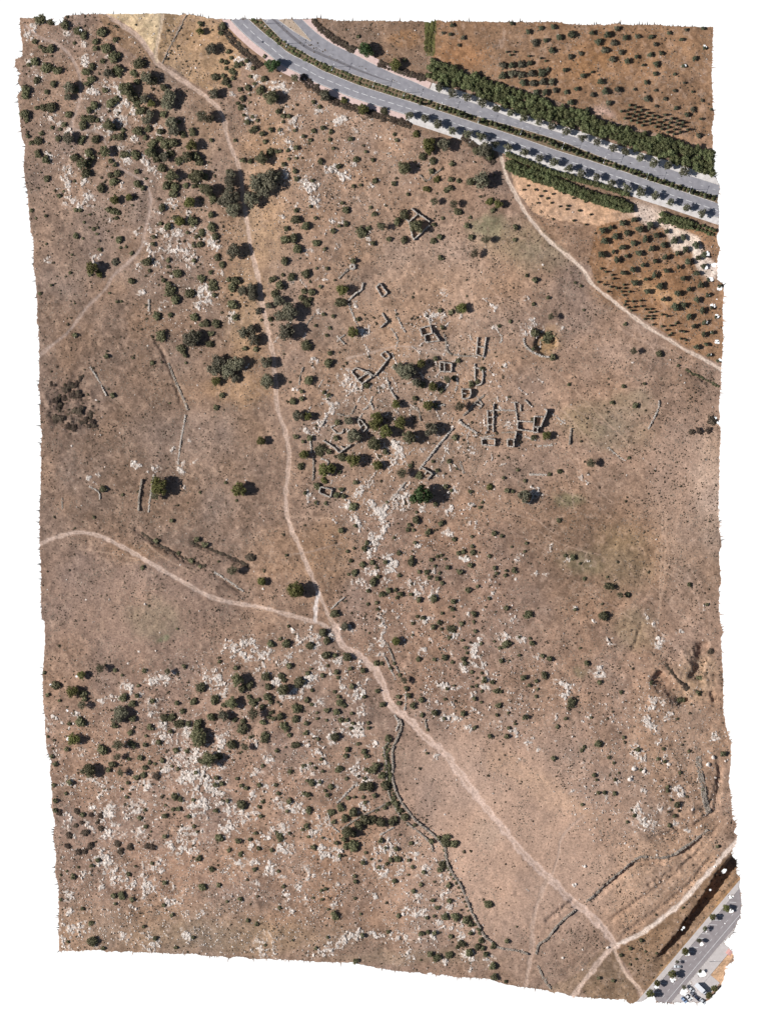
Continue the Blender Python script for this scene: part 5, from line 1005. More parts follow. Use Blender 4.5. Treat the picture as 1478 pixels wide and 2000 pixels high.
def protos(name, mat, count, seed, nlob, spread, r, flat, zc, nleaf, size, core=0.8, jag=0.35):
    o = []
    for k in range(count):
        rng = np.random.default_rng(seed + k)
        V, lo, st, sh = crown_arrays(rng, lobes_round(rng, nlob, spread, r, flat, zc), nleaf, size, core, jag=jag)
        me = mesh_arrays(name, V, lo, st, shade=sh); me.materials.append(mat); o.append(me)
    return o
PR = {}
PR['shrub'] = protos('shrub_foliage', LEAF[''], 8, 100, 5, 0.52, 0.70, 0.85, 0.42, 420, 0.13, 0.6)
for k in 'ogdb':
    PR['shrub' + k] = protos('shrub_foliage_' + k, LEAF[k], 5, 140 + ord(k), 5, 0.55, 0.68, 0.85, 0.40, 420, 0.13, 0.6)
PR['shrubl'] = protos('airy_foliage', LEAF['l'], 5, 190, 6, 0.5, 0.62, 0.8, 0.75, 420, 0.12, 0, 0.7)
PR['tree'] = protos('dark_crown', LEAF[''], 4, 200, 8, 0.58, 0.66, 0.85, 0.6, 1000, 0.09, 0.62)
for k in 'ogd':
    PR['tree' + k] = protos('tree_crown_' + k, LEAF[k], 4, 210 + ord(k), 9, 0.60, 0.64, 0.85, 0.62, 1050, 0.088, 0.6)
PR['treel'] = protos('airy_crown', LEAF['l'], 4, 260, 8, 0.52, 0.6, 0.7, 0.6, 900, 0.085, 0, 0.8)
PR['hedge'] = protos('hedge_crown', LEAF['h'], 7, 300, 6, 0.58, 0.68, 0.9, 0.55, 420, 0.125, 0.82)
PR['street'] = protos('street_crown', LEAF['s'], 6, 340, 7, 0.55, 0.55, 0.85, 0.6, 420, 0.125, 0.0, 0.7)
PR['fruit'] = protos('fruit_crown', LEAF['f'], 6, 380, 5, 0.50, 0.70, 0.9, 0.58, 420, 0.115, 0.8)
def sapling(rng):
    lob = [(0, 0, 0.5, 0.42, 1.2), (0, 0, 1.1, 0.36, 1.3), (0, 0, 1.7, 0.26, 1.4), (0.02, 0, 2.2, 0.15, 1.6)]
    return crown_arrays(rng, lob, 170, 0.12, 0.7)
PR['sapling'] = []
for k in range(4):
    V, lo, st, sh = sapling(np.random.default_rng(420 + k))
    me = mesh_arrays('sapling_foliage', V, lo, st, shade=sh); me.materials.append(LEAF['f']); PR['sapling'].append(me)
def trunk_mesh(seed, limbs=3):
    """tapered leaning trunk with limbs, height 1, radius about 0.08"""
    rng = np.random.default_rng(seed); V = []; F = []
    def tube(p, q, r0, r1):
        p, q = np.array(p, float), np.array(q, float); ax = q - p; ax /= np.linalg.norm(ax)
        u = np.cross(ax, [0.3, 0.9, 0.1]); u /= np.linalg.norm(u); w = np.cross(ax, u)
        b0 = len(V)
        for c, r in ((p, r0), ((p + q) / 2 + rng.normal(size=3) * 0.02, (r0 + r1) / 2), (q, r1)):
            for k in range(6):
                a = k * math.pi / 3; V.append(tuple(c + r * (u * math.cos(a) + w * math.sin(a))))
        for s in range(2):
            for k in range(6): F.append([b0 + s * 6 + k, b0 + s * 6 + (k + 1) % 6, b0 + s * 6 + 6 + (k + 1) % 6, b0 + s * 6 + 6 + k])
    top = (rng.normal() * 0.05, rng.normal() * 0.05, 0.6)
    tube((0, 0, -0.06), top, 0.1, 0.07)
    for k in range(limbs):
        a = 2 * math.pi * (k + rng.random()) / limbs
        tube(top, (top[0] + 0.32 * math.cos(a), top[1] + 0.32 * math.sin(a), 0.95 + 0.1 * rng.random()), 0.055, 0.025)
    me = mesh_polys('trunk', V, F); me.materials.append(MBARK); return me
TRUNKS = [trunk_mesh(500 + k) for k in range(4)]
def rz(): return (0, 0, random.uniform(0, 6.283))
def ground_at(px, py):
    d = float(sample(dRoad, px, py))
    return float(hz(px, py))
def build_tree(name, px, py, r, crown, trunk_h, hs=1.0, z=None):
    """r in grid units; crown bottom at trunk_h metres"""
    R = r * M
    root = empty(name, (wx(px), wy(py), ground_at(px, py) if z is None else z))
    obj('crown', random.choice(crown), parent=root, loc=(0, 0, trunk_h), rot=rz(), scale=(R, R, R * hs * random.uniform(0.9, 1.1)))
    th = trunk_h + R * 0.55
    obj('trunk', random.choice(TRUNKS), parent=root, rot=rz(), scale=(max(1.2, R * 0.9),) * 2 + (th,))
    return root

# ================================================================= plants of the hillside
items = []
for t, s in PLANTS.items():
    for w in s.split():
        k = w[-1] if w[-1].isalpha() else ''
        a = w.rstrip('ogldb').split(',')
        x, y = zp(t, float(a[0]), float(a[1])); items.append((x, y, float(a[2]) * ZS, k))
items.sort(key=lambda e: -e[2])
keep = []
for it in items:
    if sample(SDF, it[0], it[1]) < -1: continue
    if any(math.hypot(it[0] - q[0], it[1] - q[1]) < 0.5 * q[2] and abs(it[0] - q[0]) < 30 for q in keep): continue
    keep.append(it)
shrubs = []; trees = []; thorns = []
for x, y, r, k in keep:
    if k == 'b': thorns += [(x + random.uniform(-.6, .6) * r, y + random.uniform(-.6, .6) * r, r * random.uniform(.4, .62), k) for q_ in range(3)] if (x < 250 and 700 < y < 860) else [(x, y, r * .8, k)]
    elif (k in 'og' and k and r > 8.6) or (k == 'l' and r > 7) or (k == 'd') or (k == '' and r > 12.6): trees.append((x, y, r, k))
    else: shrubs.append((x, y, r, k))
DESC = {'': 'dark evergreen shrub', 'o': 'grey-green shrub', 'g': 'light green shrub', 'l': 'airy half-bare shrub', 'd': 'deep green shrub'}
TDESC = {'': 'dark evergreen tree', 'o': 'grey-green olive tree', 'g': 'light green tree', 'l': 'airy half-bare tree', 'd': 'deep green tree'}
def sized(r, big, small, d):
    return ('large ' if r > big else 'small ' if r < small else '') + d
tl = []
for x, y, r, k in shrubs[:300]:
    o = obj('evergreen_shrub' if k == '' else 'shrub', random.choice(PR['shrub' + k]), rot=rz(), loc=(wx(x), wy(y), ground_at(x, y) - 0.05),
            scale=(r * M * random.uniform(0.82, 1.03), r * M * random.uniform(0.82, 1.03), r * M * random.uniform(0.75, 1.0)))
    if k == 'l': o.scale[2] *= 1.5
    tl.append((o, x, y, sized(r, 9.2, 6.6, DESC[k])))
label_by_place(tl, 'shrub', 'shrubs scattered over the hillside')
tl = []
for x, y, r, k in trees:
    airy = k == 'l'
    o = build_tree('tree' if airy else 'olive_tree' if k == 'o' else 'evergreen_tree' if k in ('', 'd') else 'broadleaf_tree', x, y, r * (0.86 if x < 480 and y < 560 else 0.93), PR['tree' + k],
                   (0.55 * r * M + 1.2) if airy else 0.28 * r * M, 1.0 if airy else 1.25)
    tl.append((o, x, y, sized(r, 14.5, 9.5, TDESC[k])))
label_by_place(tl, 'tree', 'trees of the hillside and village')
for t, s, k, lab in GIANTS:
    L_ = [(zp(t, *map(float, w.split(',')[:2])), float(w.split(',')[2]) * ZS) for w in s.split()]
    cx = sum(p[0] for p, r in L_) / len(L_); cy = sum(p[1] for p, r in L_) / len(L_)
    z0 = float(hz(cx, cy))
    root = empty('olive_tree' if k else 'evergreen_tree', (wx(cx), wy(cy), z0))
    for (x, y), r in L_:
        R = r * M * 0.88
        obj('crown', random.choice(PR['tree' + k]), parent=root, loc=(wx(x) - wx(cx), wy(y) - wy(cy), 0.3 * R), rot=rz(), scale=(R, R, R * random.uniform(0.9, 1.1)))
        obj('trunk', random.choice(TRUNKS), parent=root, loc=(wx(x) - wx(cx), wy(y) - wy(cy), 0), rot=rz(), scale=(R * 0.8, R * 0.8, R * 0.8))
    tag(root, lab, 'tree', 'trees of the hillside and village')
tl = []
for x, y, r, k in thorns:
    o = obj('thorn_bush', random.choice(PR['shrubb']), rot=rz(), loc=(wx(x), wy(y), ground_at(x, y) - 0.05), scale=(r * M, r * M, r * M * 0.7))
    tl.append((o, x, y, sized(r, 10.5, 7, 'brown thorny bush')))
label_by_place(tl, 'bush', 'brown thorny bushes')

def scatter(name, V0s, F0, pos, scl, mat, rot=True, tilt=0.0, shade=None):
    """one mass of small pieces: variants V0s (k, nv, 3), shared faces F0"""
    n = len(pos); nv = V0s.shape[1]
    k = RNG.integers(0, len(V0s), n)
    V = V0s[k] * scl[:, None, :]
    a = RNG.uniform(0, 6.283, n) if rot is True else rot
    c, s = np.cos(a)[:, None], np.sin(a)[:, None]
    V = np.stack([V[..., 0] * c - V[..., 1] * s, V[..., 0] * s + V[..., 1] * c, V[..., 2]], -1) + pos[:, None, :]
    F = (F0[None] + (np.arange(n) * nv)[:, None, None]).reshape(-1, F0.shape[1])
    me = mesh_arrays(name, V.reshape(-1, 3), F.ravel(), np.arange(0, F.size, F0.shape[1]), shade=None if shade is None else np.repeat(shade, nv))
    return obj(name, me, mat)
# the smaller shrubs past the three hundred
small = shrubs[300:]
if small:
    VV = []; LL = []; SS = []; HH = []; n0 = 0; l0 = 0
    pr = [crown_arrays(np.random.default_rng(700 + k), lobes_round(np.random.default_rng(710 + k), 4, 0.5, 0.7, 0.85, 0.42), 105, 0.21, 0.7) for k in range(6)]
    for x, y, r, k in small:
        V, lo, st, sh = random.choice(pr)
        a = random.uniform(0, 6.28); c, s = math.cos(a), math.sin(a); R = r * M * 0.92
        W_ = np.c_[(V[:, 0] * c - V[:, 1] * s) * R + wx(x), (V[:, 0] * s + V[:, 1] * c) * R + wy(y), V[:, 2] * R * 1.05 + ground_at(x, y) - 0.03]
        VV.append(W_); LL.append(lo + n0); SS.append(st + l0); HH.append(np.clip(sh + random.uniform(-.25, .3), 0, 1.2)); n0 += len(V); l0 += len(lo)
    me = mesh_arrays('small_shrubs', np.vstack(VV), np.concatenate(LL), np.concatenate(SS), shade=np.concatenate(HH))
    tag(obj('small_shrubs', me, LEAF['']), 'many small dark shrubs dotted over the whole hillside', 'shrubs', kind='stuff')

# uncounted knee-high scrub between the shrubs
scr = np.zeros(PX.shape) + 0.05
for cx_, cy_, rx_, ry_, a_ in [(230, 230, 210, 240, 1.5), (370, 500, 130, 230, 1.5), (150, 520, 110, 200, .4), (640, 260, 200, 130, .5), (830, 340, 150, 110, .5), (640, 620, 100, 220, .45), (800, 780, 220, 200, .75), (800, 1600, 40, 110, .9), (900, 1740, 50, 110, .6), (400, 1480, 330, 200, .8), (860, 1180, 190, 220, .4), (1260, 1480, 170, 190, .4), (720, 1580, 100, 110, .6), (850, 1780, 110, 120, .5), (1180, 850, 130, 90, .35), (1230, 1000, 120, 120, .25), (130, 780, 70, 70, 1.5), (1340, 1330, 60, 60, .6), (1065, 670, 26, 24, 1.2), (1290, 1850, 90, 70, .6), (1180, 1930, 70, 40, .6)]:
    scr = np.maximum(scr, a_ * sstep(1.3, 0.6, np.hypot((PX - cx_) / rx_, (PY - cy_) / ry_)))
scr *= sstep(0.40, 0.62, fbm(PX, PY, 24, 3, 601)) * sstep(2, 6, TRKD) * sstep(27, 34, dA) * (np.minimum(dBL, dBR) > 18) * (offD < -4)
xs = RNG.uniform(30, 1440, 9500); ys = RNG.uniform(24, 1960, 9500)
mk = (RNG.random(9500) < sample(scr, xs, ys)) & (sample(SDF, xs, ys) > 3)
xs, ys = xs[mk], ys[mk]
VV = []; LL = []; SS = []; HH = []; n0 = 0; l0 = 0
pr = [crown_arrays(np.random.default_rng(730 + k), lobes_round(np.random.default_rng(740 + k), 3, 0.5, 0.7, 0.85, 0.4), 60, 0.26, 0.7) for k in range(8)]
for x, y in zip(xs, ys):
    V, lo, st, sh = random.choice(pr)
    a = random.uniform(0, 6.28); c_, s_ = math.cos(a), math.sin(a); R = M * (1.5 + 2.0 * random.random() ** 2)
    VV.append(np.c_[(V[:, 0] * c_ - V[:, 1] * s_) * R + wx(x), (V[:, 0] * s_ + V[:, 1] * c_) * R + wy(y), V[:, 2] * R * 0.9 + float(hz(x, y)) - 0.03])
    LL.append(lo + n0); SS.append(st + l0); HH.append(np.clip(sh + random.uniform(-.4, .35), 0, 1.2)); n0 += len(V); l0 += len(lo)
me = mesh_arrays('knee_high_scrub', np.vstack(VV), np.concatenate(LL), np.concatenate(SS), shade=np.concatenate(HH))
tag(obj('knee_high_scrub', me, LEAFS), 'olive brown knee-high scrub filling the gaps between shrubs', 'scrub', kind='stuff')
print('scrub', len(xs))

# ================================================================= hedges
def hedge(name, pts, label, cat='hedge', crown='hedge', zoff=0.0):
    """pts: (px, py, r, height factor)"""
    cx = sum(p[0] for p in pts) / len(pts); cy = sum(p[1] for p in pts) / len(pts)
    root = empty(name, (wx(cx), wy(cy), 0))
    for x, y, r, hf in pts:
        if sample(SDF, x, y) < 1.5: continue
        obj('crown', random.choice(PR[crown]), parent=root, loc=(wx(x) - wx(cx), wy(y) - wy(cy), ground_at(x, y) + zoff), rot=rz(),
            scale=(r * M, r * M, r * M * hf))
    return tag(root, label, cat)
def poisson(poly, rmin, tries, seed):
    rng = np.random.default_rng(seed); p = np.array(poly); o = []
    for k in range(tries):
        x, y = rng.uniform(p[:, 0].min(), p[:, 0].max()), rng.uniform(p[:, 1].min(), p[:, 1].max())
        if not in_poly(np.array([x]), np.array([y]), poly)[0]: continue
        if all((x - a) ** 2 + (y - b) ** 2 > rmin * rmin for a, b in o): o.append((x, y))
    return o
BELT = [(843,118),(892,135),(929,149),(957,163),(1000,172),(1038,185),(1076,199),(1105,212),(1143,221),(1186,242),(1251,261),(1300,272),(1349,285),(1392,299),(1394,343),(1338,321),(1284,304),(1251,293),(1197,271),(1132,251),(1078,233),(1038,225),(1000,211),(957,195),(929,184),(892,171),(856,160),(835,148)]
hedge('hedge_belt', [(x, y, random.uniform(6.5, 9.5), random.uniform(1.0, 1.5)) for x, y in poisson(BELT, 7.6, 9000, 1)], 'long broad evergreen hedge belt above the avenue')
def along(line, step, w, r0, r1, hf, rows=1):
    o = []
    L_ = smooth_line(line, step); nn = normals(L_)
    for k in range(len(L_)):
        for q in range(rows):
            d = (q - (rows - 1) / 2) * w + random.uniform(-0.2, 0.2) * w
            p = L_[k] + nn[k] * d
            o.append((p[0], p[1], random.uniform(r0, r1), hf * random.uniform(0.85, 1.15)))
    return o
hedge('hedge', along([(990,301),(1030,317),(1078,336),(1094,340),(1121,348),(1146,355),(1181,365),(1205,373),(1224,379)], 6.0, 0.6, 5.6, 6.8, 1.1), 'narrow clipped hedge just below the street trees of the avenue')
hedge('hedge', along([(992,323),(1013,331),(1038,341),(1078,355),(1113,369),(1148,383),(1181,392),(1208,400),(1230,406)], 6.5, 10.5, 6.5, 8.2, 1.25, 2), 'wide rounded hedge beside the tan plot')
hedge('hedge', along([(1291,424),(1308,429),(1330,435),(1349,439)], 6.0, 9.5, 6.0, 7.4, 1.2, 2) + along([(1356,441),(1368,446),(1380,450),(1392,455)], 8.5, 9.0, 3.2, 4.6, 1.1, 2), 'hedge tapering to small round bushes at the right edge')
mid_line = (off(ROAD_A, 14)[:, :] * 0.5 + ROAD_BL[np.clip((np.arange(nA) * len(ROAD_BL) / nA).astype(int), 0, len(ROAD_BL) - 1)] * 0.5)
hedge('median_hedge', along(part_line(mid_line, 0.02, 0.36)[::10], 7.5, 7.0, 1.6, 4.4, 0.7, 2), 'low planting on the wide left half of the median', zoff=0.16)
hedge('median_hedge', along(part_line(mid_line, 0.36, 0.985)[::10], 8.5, 5.5, 1.8, 4.4, 1.15, 2), 'shrub row on the narrow right half of the median', zoff=0.16)
tl = []
for k, (x, y) in enumerate([(820,203),(865,214),(897,223),(908,227),(935,238),(968,245),(978,249),(990,254),(1012,262),(1040,269),(1076,280),(1087,284),(1098,288),(1111,293),(1126,299),(1155,310),(1167,314),(1200,326),(1236,339),(1250,344),(1290,357),(1320,366),(1350,376),(1376,384)]):
    o = obj('cypress', random.choice(PR['sapling']), rot=rz(), loc=(wx(x), wy(y), 0.15), scale=(2.0, 2.0, 1.9 + 0.5 * random.random()))
    tag(o, '%s slim dark cypress from the left on the planted median' % (['first', 'second', 'third', 'fourth', 'fifth', 'sixth', 'seventh', 'eighth', 'ninth', 'tenth', 'eleventh', 'twelfth', 'thirteenth', 'fourteenth', 'fifteenth', 'sixteenth', 'seventeenth', 'eighteenth', 'nineteenth', 'twentieth', 'twenty-first', 'twenty-second', 'twenty-third', 'last'][k]), 'cypress', 'cypresses on the median')
def brambles(line, label, w=6, rows=2):
    hedge('bramble_thicket', along(line, 6.5, w, 3.2, 5.6, 0.6, rows), label, 'thicket', 'shrubb')
brambles([(432,52),(448,72),(470,95),(490,112),(506,128)], 'brown bramble strip along the upper end of the pink footway')
brambles([(612,42),(640,66),(668,86),(690,98)], 'brown bramble strip above the far pink footway')
brambles([(590,152),(615,172),(650,196),(700,214),(760,232),(800,244)], 'brown scrub strip below the pink footway', 7)
brambles([(905,268),(925,285),(945,300),(962,318)], 'scrub strip beside the top of the cream double-rut track')
brambles([(1300,1300),(1322,1325),(1340,1345)], 'dark scrub on the quarry bank', 6, 1)
brambles([(279,1041),(305,1060),(335,1075),(365,1092),(398,1106)], 'thin dark scrub line on the slope above the curving pale track', 3, 1)
brambles([(376,1060),(410,1072),(450,1088),(482,1104)], 'second thin scrub line near the thorny bush on the left slope', 3, 1)
hedge('wall_scrub', along(zlist('e2', "70,500 45,560 60,660 70,760 90,860 130,940 180,1010"), 7.0, 7.0, 2.2, 5.0, 0.8, 2), 'rough dark scrub overgrowing the double wall left of the bare field', 'scrub', 'shrub')
hedge('wall_scrub', along(zlist('f2', "470,40 500,180 560,290 600,380 640,480 690,580 745,670"), 10.0, 5.0, 1.8, 3.8, 0.8, 1), 'thin dark scrub along the lower half of the field wall', 'scrub', 'shrub')
brambles([(742,124),(790,142),(828,152)], 'scrub strip between brown field and far footway')
hedge('weed_strip', along([(841,44),(838,62),(836,80),(834,98)], 5, 7, 3.5, 5, 0.5, 2), 'green weed strip dividing the two brown fields at the top', 'weeds', 'shrubg')
hedge('bush_row', along([(1340,722),(1360,733),(1385,745),(1402,754)], 6, 3, 2.5, 4, 0.7, 1), 'thin dark bush row near the right edge below the cream track', 'bushes', 'shrub')

# ================================================================= orchard, field trees, saplings, street trees
tl = []
for t, s in (ORCHARD, ORCHARD2):
    for w in s.split():
        a = [float(v) for v in w.split(',')]; x, y = zp(t, a[0], a[1])
        tl.append((build_tree('orchard_tree', x, y, a[2] * ZS * 1.02, PR['fruit'], 0.55, 1.1), x, y, 'orchard tree'))
OM = [(1239,430,'the gap between the hedges'),(1270,440,'the upper sandy patch'),(1180,455,'the left end of the orchard'),(1215,480,'the left orchard rows'),(1260,475,'the middle of the orchard'),(1320,470,'the white sandy strip'),(1365,480,'the hedge of round bushes'),(1300,505,'the lower end of the sandy strip'),(1180,500,'the lower left orchard corner'),(1240,530,'the ochre grass of the orchard'),(1300,540,'the thin footpath in the orchard'),(1350,530,'the sandy corner of the orchard'),(1390,550,'the torn edge by the orchard'),(1270,570,'the orchard trees above the saplings'),(1330,580,'the lower orchard'),(1385,590,'the holes in the right edge'),(1320,605,'the paired crowns of the lower orchard'),(1370,625,'the lower right orchard'),(1370,665,'the orchard end by the cream track'),(1390,695,'the last tree gap')]
label_by_place(tl, 'fruit tree', 'orchard trees in rows', OM)
tl = []
for t, s in FIELD_TREES.items():
    for w in s.split():
        a = [float(v) for v in w.split(',')]; x, y = zp(t, a[0], a[1])
        if sample(SDF, x, y) < -1: continue
        tl.append((build_tree('field_tree', x, y, a[2] * ZS * 0.98, PR['fruit'] if random.random() < .6 else PR['shrubo'], 0.35, 1.0), x, y, 'round grey-green field tree'))
FM = [(870,60,'the top of the weed strip'),(900,85,'the upper left of the brown field'),(985,50,'the top edge of the brown field'),(1000,135,'the grove rows'),(1040,145,'the middle of the grove'),(1060,165,'the lower grove'),(1045,65,'the field above the grove'),(1075,95,'the slim saplings'),(1110,75,'the upper middle of the field'),(1115,125,'the bare patch in the field'),(1170,75,'the dense upper trees'),(1200,100,'the centre of the brown field'),(1190,150,'the field above the belt'),(1110,180,'the belt by the field'),(1190,200,'the pale soil patch'),(1240,70,'the upper right field'),(1290,60,'the torn top edge'),(1270,120,'the pale stripe in the field'),(1270,175,'the trees above the sapling block'),(1320,190,'the right sapling corner'),(1340,110,'the right side of the field'),(1375,90,'the hole at the right edge'),(1340,235,'the right end of the sapling block'),(1375,260,'the sandy corner above the belt')]
label_by_place(tl, 'tree', 'scattered trees in the brown field', FM)
tl = []
def put_sapling(x, y, s, desc):
    if sample(SDF, x, y) < 0: return
    o = obj('sapling', random.choice(PR['sapling']), rot=rz(), loc=(wx(x), wy(y), ground_at(x, y)), scale=(s * 1.5, s * 1.5, s * random.uniform(.9, 1.25)))
    tl.append((o, x, y, desc))
for t, s in SAPLINGS.items():
    for w in s.split():
        x, y = zp(t, *map(float, w.split(','))); put_sapling(x, y, 1.05, 'slim dark sapling')
SM = [(1000,108,'the grove rows'),(1050,115,'the right of the grove rows'),(1178,530,'the top of the sapling rows'),(1185,555,'the upper sapling rows'),(1215,565,'the orchard side of the upper rows'),(1225,590,'the middle sapling rows'),(1245,600,'the sapling pairs'),(1265,610,'the lower middle rows'),(1280,635,'the lower sapling rows'),(1305,650,'the last sapling cluster'),(1330,655,'the lower end of the sapling rows')]
label_by_place(tl, 'sapling', 'slim saplings in rows', SM)
tl = []
blk = [zp('a3', x, y) for x, y in ((480,800),(560,745),(720,790),(930,870),(1010,950),(880,990),(720,930),(540,875))]
e1 = np.array([0.915, 0.404]); e2 = np.array([-0.30, 0.954])
o0 = np.array(zp('a3', 560, 755))
for a in range(-4, 16):
    for b in range(-2, 9):
        p = o0 + e1 * a * 12.2 + e2 * b * 9.4 + RNG.normal(0, 0.9, 2)
        if in_poly(np.array([p[0]]), np.array([p[1]]), blk)[0]: put_sapling(p[0], p[1], 1.25, 'bushy sapling')
BM = [(1215,215,'the left end of the sapling block'),(1235,205,'the top corner of the block'),(1240,228,'the left third of the block'),(1265,215,'the upper edge of the block'),(1270,238,'the middle of the block'),(1295,228,'the upper right rows of the block'),(1300,250,'the lower edge of the block'),(1325,245,'the right third of the block'),(1342,258,'the right tip of the block')]
label_by_place(tl, 'sapling', 'saplings of the dense planted block', BM)
tl = []
for d in (PLOT_DOTS,):
    for t, s in d.items():
        for w in s.split():
            x, y = zp(t, *map(float, w.split(',')))
            o = obj('young_tree', random.choice(PR['shrub']), rot=rz(), loc=(wx(x), wy(y), ground_at(x, y)), scale=(0.75, 0.75, 1.5))
            tl.append((o, x, y, 'tiny dark planted tree'))
PM = [(1030,370,'the top corner of the tan plot'),(1060,385,'the upper left of the tan plot'),(1085,395,'the middle of the tan plot'),(1110,400,'the wide hedge side of the tan plot'),(1130,415,'the right half of the tan plot'),(1140,432,'the lower edge of the tan plot'),(1150,395,'the hedge end of the tan plot')]
label_by_place(tl, 'tree', 'young trees dotted over the tan plot', PM)
def street_row(rows, side, phrase):
    n = 0
    words = ['first', 'second', 'third', 'fourth', 'fifth', 'sixth', 'seventh', 'eighth', 'ninth', 'tenth', 'eleventh', 'twelfth', 'thirteenth', 'fourteenth', 'fifteenth', 'sixteenth', 'seventeenth', 'eighteenth', 'nineteenth', 'twentieth', 'twenty-first', 'twenty-second']
    for t, s in rows:
        for w in s.split():
            x, y = zp(t, *map(float, w.split(',')))
            if sample(SDF, x, y) < 1: continue
            o = build_tree('street_tree', x, y, random.uniform(8.6, 11.2), PR['street'], 1.8, 1.1, z=0.16)
            tag(o, '%s street tree from the left on the %s' % (words[n], phrase), 'street tree', 'street trees ' + phrase); n += 1
street_row(STREET_S, 0, 'footway nearer the village')
street_row(STREET_N, 0, 'footway below the hedge belt')
Z5 = 228.0 / 1478.0
for x, y, r, lab in [(1085,475,44,'parking bay tree nearest the torn right edge'), (910,590,38,'second parking bay tree from the right edge'), (815,735,34,'thin parking bay tree, third from the right edge'), (740,890,36,'parking bay tree, fourth from the right edge'), (570,1025,46,'parking bay tree, fifth from the right edge'), (465,1160,26,'small parking bay tree above the silver car'), (400,1315,48,'large green tree just below the silver car'), (210,1430,40,'parking bay tree, second from the bottom edge'), (120,1555,48,'parking bay tree at the bottom edge'), (755,1275,28,'small tree on the pale forecourt'), (550,1485,30,'small tree at the corner of the car park'), (935,1490,40,'tree right of the white box truck'), (865,1585,42,'tree below the white box truck')]:
    px, py = 1250 + x * Z5, 1700 + y * Z5
    tag(build_tree('street_tree', px, py, r * Z5 * 1.1, PR['treeg'] if r > 37 else PR['street'], 1.5, 1.15, z=0.1), lab, 'street tree', 'trees along the parking street')

# ================================================================= rocks
def rock_variants(n, seed, flatz):
    rng = np.random.default_rng(seed)
    return np.array([ICO_V * (0.62 + 0.75 * rng.random((12, 1))) * np.array([1, 1, flatz]) for k in range(n)])
RV = rock_variants(24, 900, 0.55)
OCT = np.array([(1,0,0),(0,1,0),(-1,0,0),(0,-1,0),(0,0,.9),(0,0,-.4)]); OCT_F = np.array([(0,1,4),(1,2,4),(2,3,4),(3,0,4)])
OV = np.array([OCT * (0.6 + 0.7 * np.random.default_rng(950 + k).random((6, 1))) + np.random.default_rng(960 + k).normal(size=(6, 3)) * 0.12 for k in range(20)])
def inst(V0s, F0, pos, scl):
    n = len(pos); k = RNG.integers(0, len(V0s), n); a = RNG.uniform(0, 6.283, n); c, s = np.cos(a)[:, None], np.sin(a)[:, None]
    V = V0s[k] * scl[:, None, :]
    V = np.stack([V[..., 0] * c - V[..., 1] * s, V[..., 0] * s + V[..., 1] * c, V[..., 2]], -1) + pos[:, None, :]
    return V.reshape(-1, 3), (F0[None] + (np.arange(n) * V0s.shape[1])[:, None, None]).reshape(-1, 3)
def scatter_pair(pos, scl, big):
    """chunky blocks where big, low flakes elsewhere, as one bedrock mesh"""
    V1, F1 = inst(OV, OCT_F, pos[~big], scl[~big]); V2, F2 = inst(RV, ICO_F, pos[big], scl[big])
    F = np.vstack([F1, F2 + len(V1)])
    return mesh_arrays('limestone_outcrop', np.vstack([V1, V2]), F.ravel(), np.arange(0, F.size, 3))
tl = []; extra_p = []; extra_s = []
RK.sort(key=lambda e: -(e[1] * (e[1] * 3.1 + 2 * sum(math.hypot(e[0][k][0] - e[0][k + 1][0], e[0][k][1] - e[0][k + 1][1]) for k in range(len(e[0]) - 1)))))
for n, (pts, r) in enumerate(RK):
    p = np.array(pts)
    x0, x1, y0, y1 = p[:, 0].min() - 1.7 * r, p[:, 0].max() + 1.7 * r, p[:, 1].min() - 1.7 * r, p[:, 1].max() + 1.7 * r
    k = int((x1 - x0) * (y1 - y0) * 0.75) + 20
    x = RNG.uniform(x0, x1, k); y = RNG.uniform(y0, y1, k)
    cv = rock_cover(x, y, pts, r)
    m = (cv > 0.02) & (sample(SDF, x, y) > 2) & (sample(TRKD, x, y) > -1.0)
    x, y, cv = x[m], y[m], cv[m]
    if len(x) < 6: continue
    s = M * (0.34 + 0.5 * RNG.random(len(x)) ** 1.5 + 1.9 * RNG.random(len(x)) ** 9) * (0.85 + np.clip(cv, 0, 0.5))
    pos = np.c_[wx(x), wy(y), hz(x, y) + s * 0.05]
    scl = np.c_[s * RNG.uniform(.75, 1.6, len(s)), s * RNG.uniform(.7, 1.2, len(s)), s * RNG.uniform(.4, 1.0, len(s))]
    if n < 290:
        if len(x) > 800: best_ = np.arange(len(x))
        else:
            gap = np.hypot(pos[:, 0][:, None] - pos[:, 0], pos[:, 1][:, None] - pos[:, 1]) - 0.55 * (s[:, None] + s)
            near = gap <= 0.75 * np.maximum(s[:, None], s)
            todo = np.ones(len(x), bool); best_ = []
            while todo.any():
                cur = np.zeros(len(x), bool); cur[np.argmax(todo)] = True
                while True:
                    nxt = near[cur].any(0)
                    if (nxt & ~cur).any(): cur |= nxt
                    else: break
                todo &= ~cur
                if cur.sum() > len(best_): best_ = np.nonzero(cur)[0]
        if len(best_) < 6: extra_p.append(pos); extra_s.append(scl); continue
        mk = np.zeros(len(x), bool); mk[best_] = True
        if (~mk).any(): extra_p.append(pos[~mk]); extra_s.append(scl[~mk])
        pos, scl, s = pos[mk], scl[mk], s[mk]
        c = pos.mean(0); pos = pos - c
        big = s > 0.34
        o = obj('limestone_outcrop', scatter_pair(pos, scl, big), MROCK, loc=c)
        tl.append((o, p[:, 0].mean(), p[:, 1].mean(), 'white limestone outcrop' if r > 7.5 else 'small limestone outcrop'))
    else:
        extra_p.append(pos); extra_s.append(scl)
label_by_place(tl, 'outcrop', 'limestone outcrops')
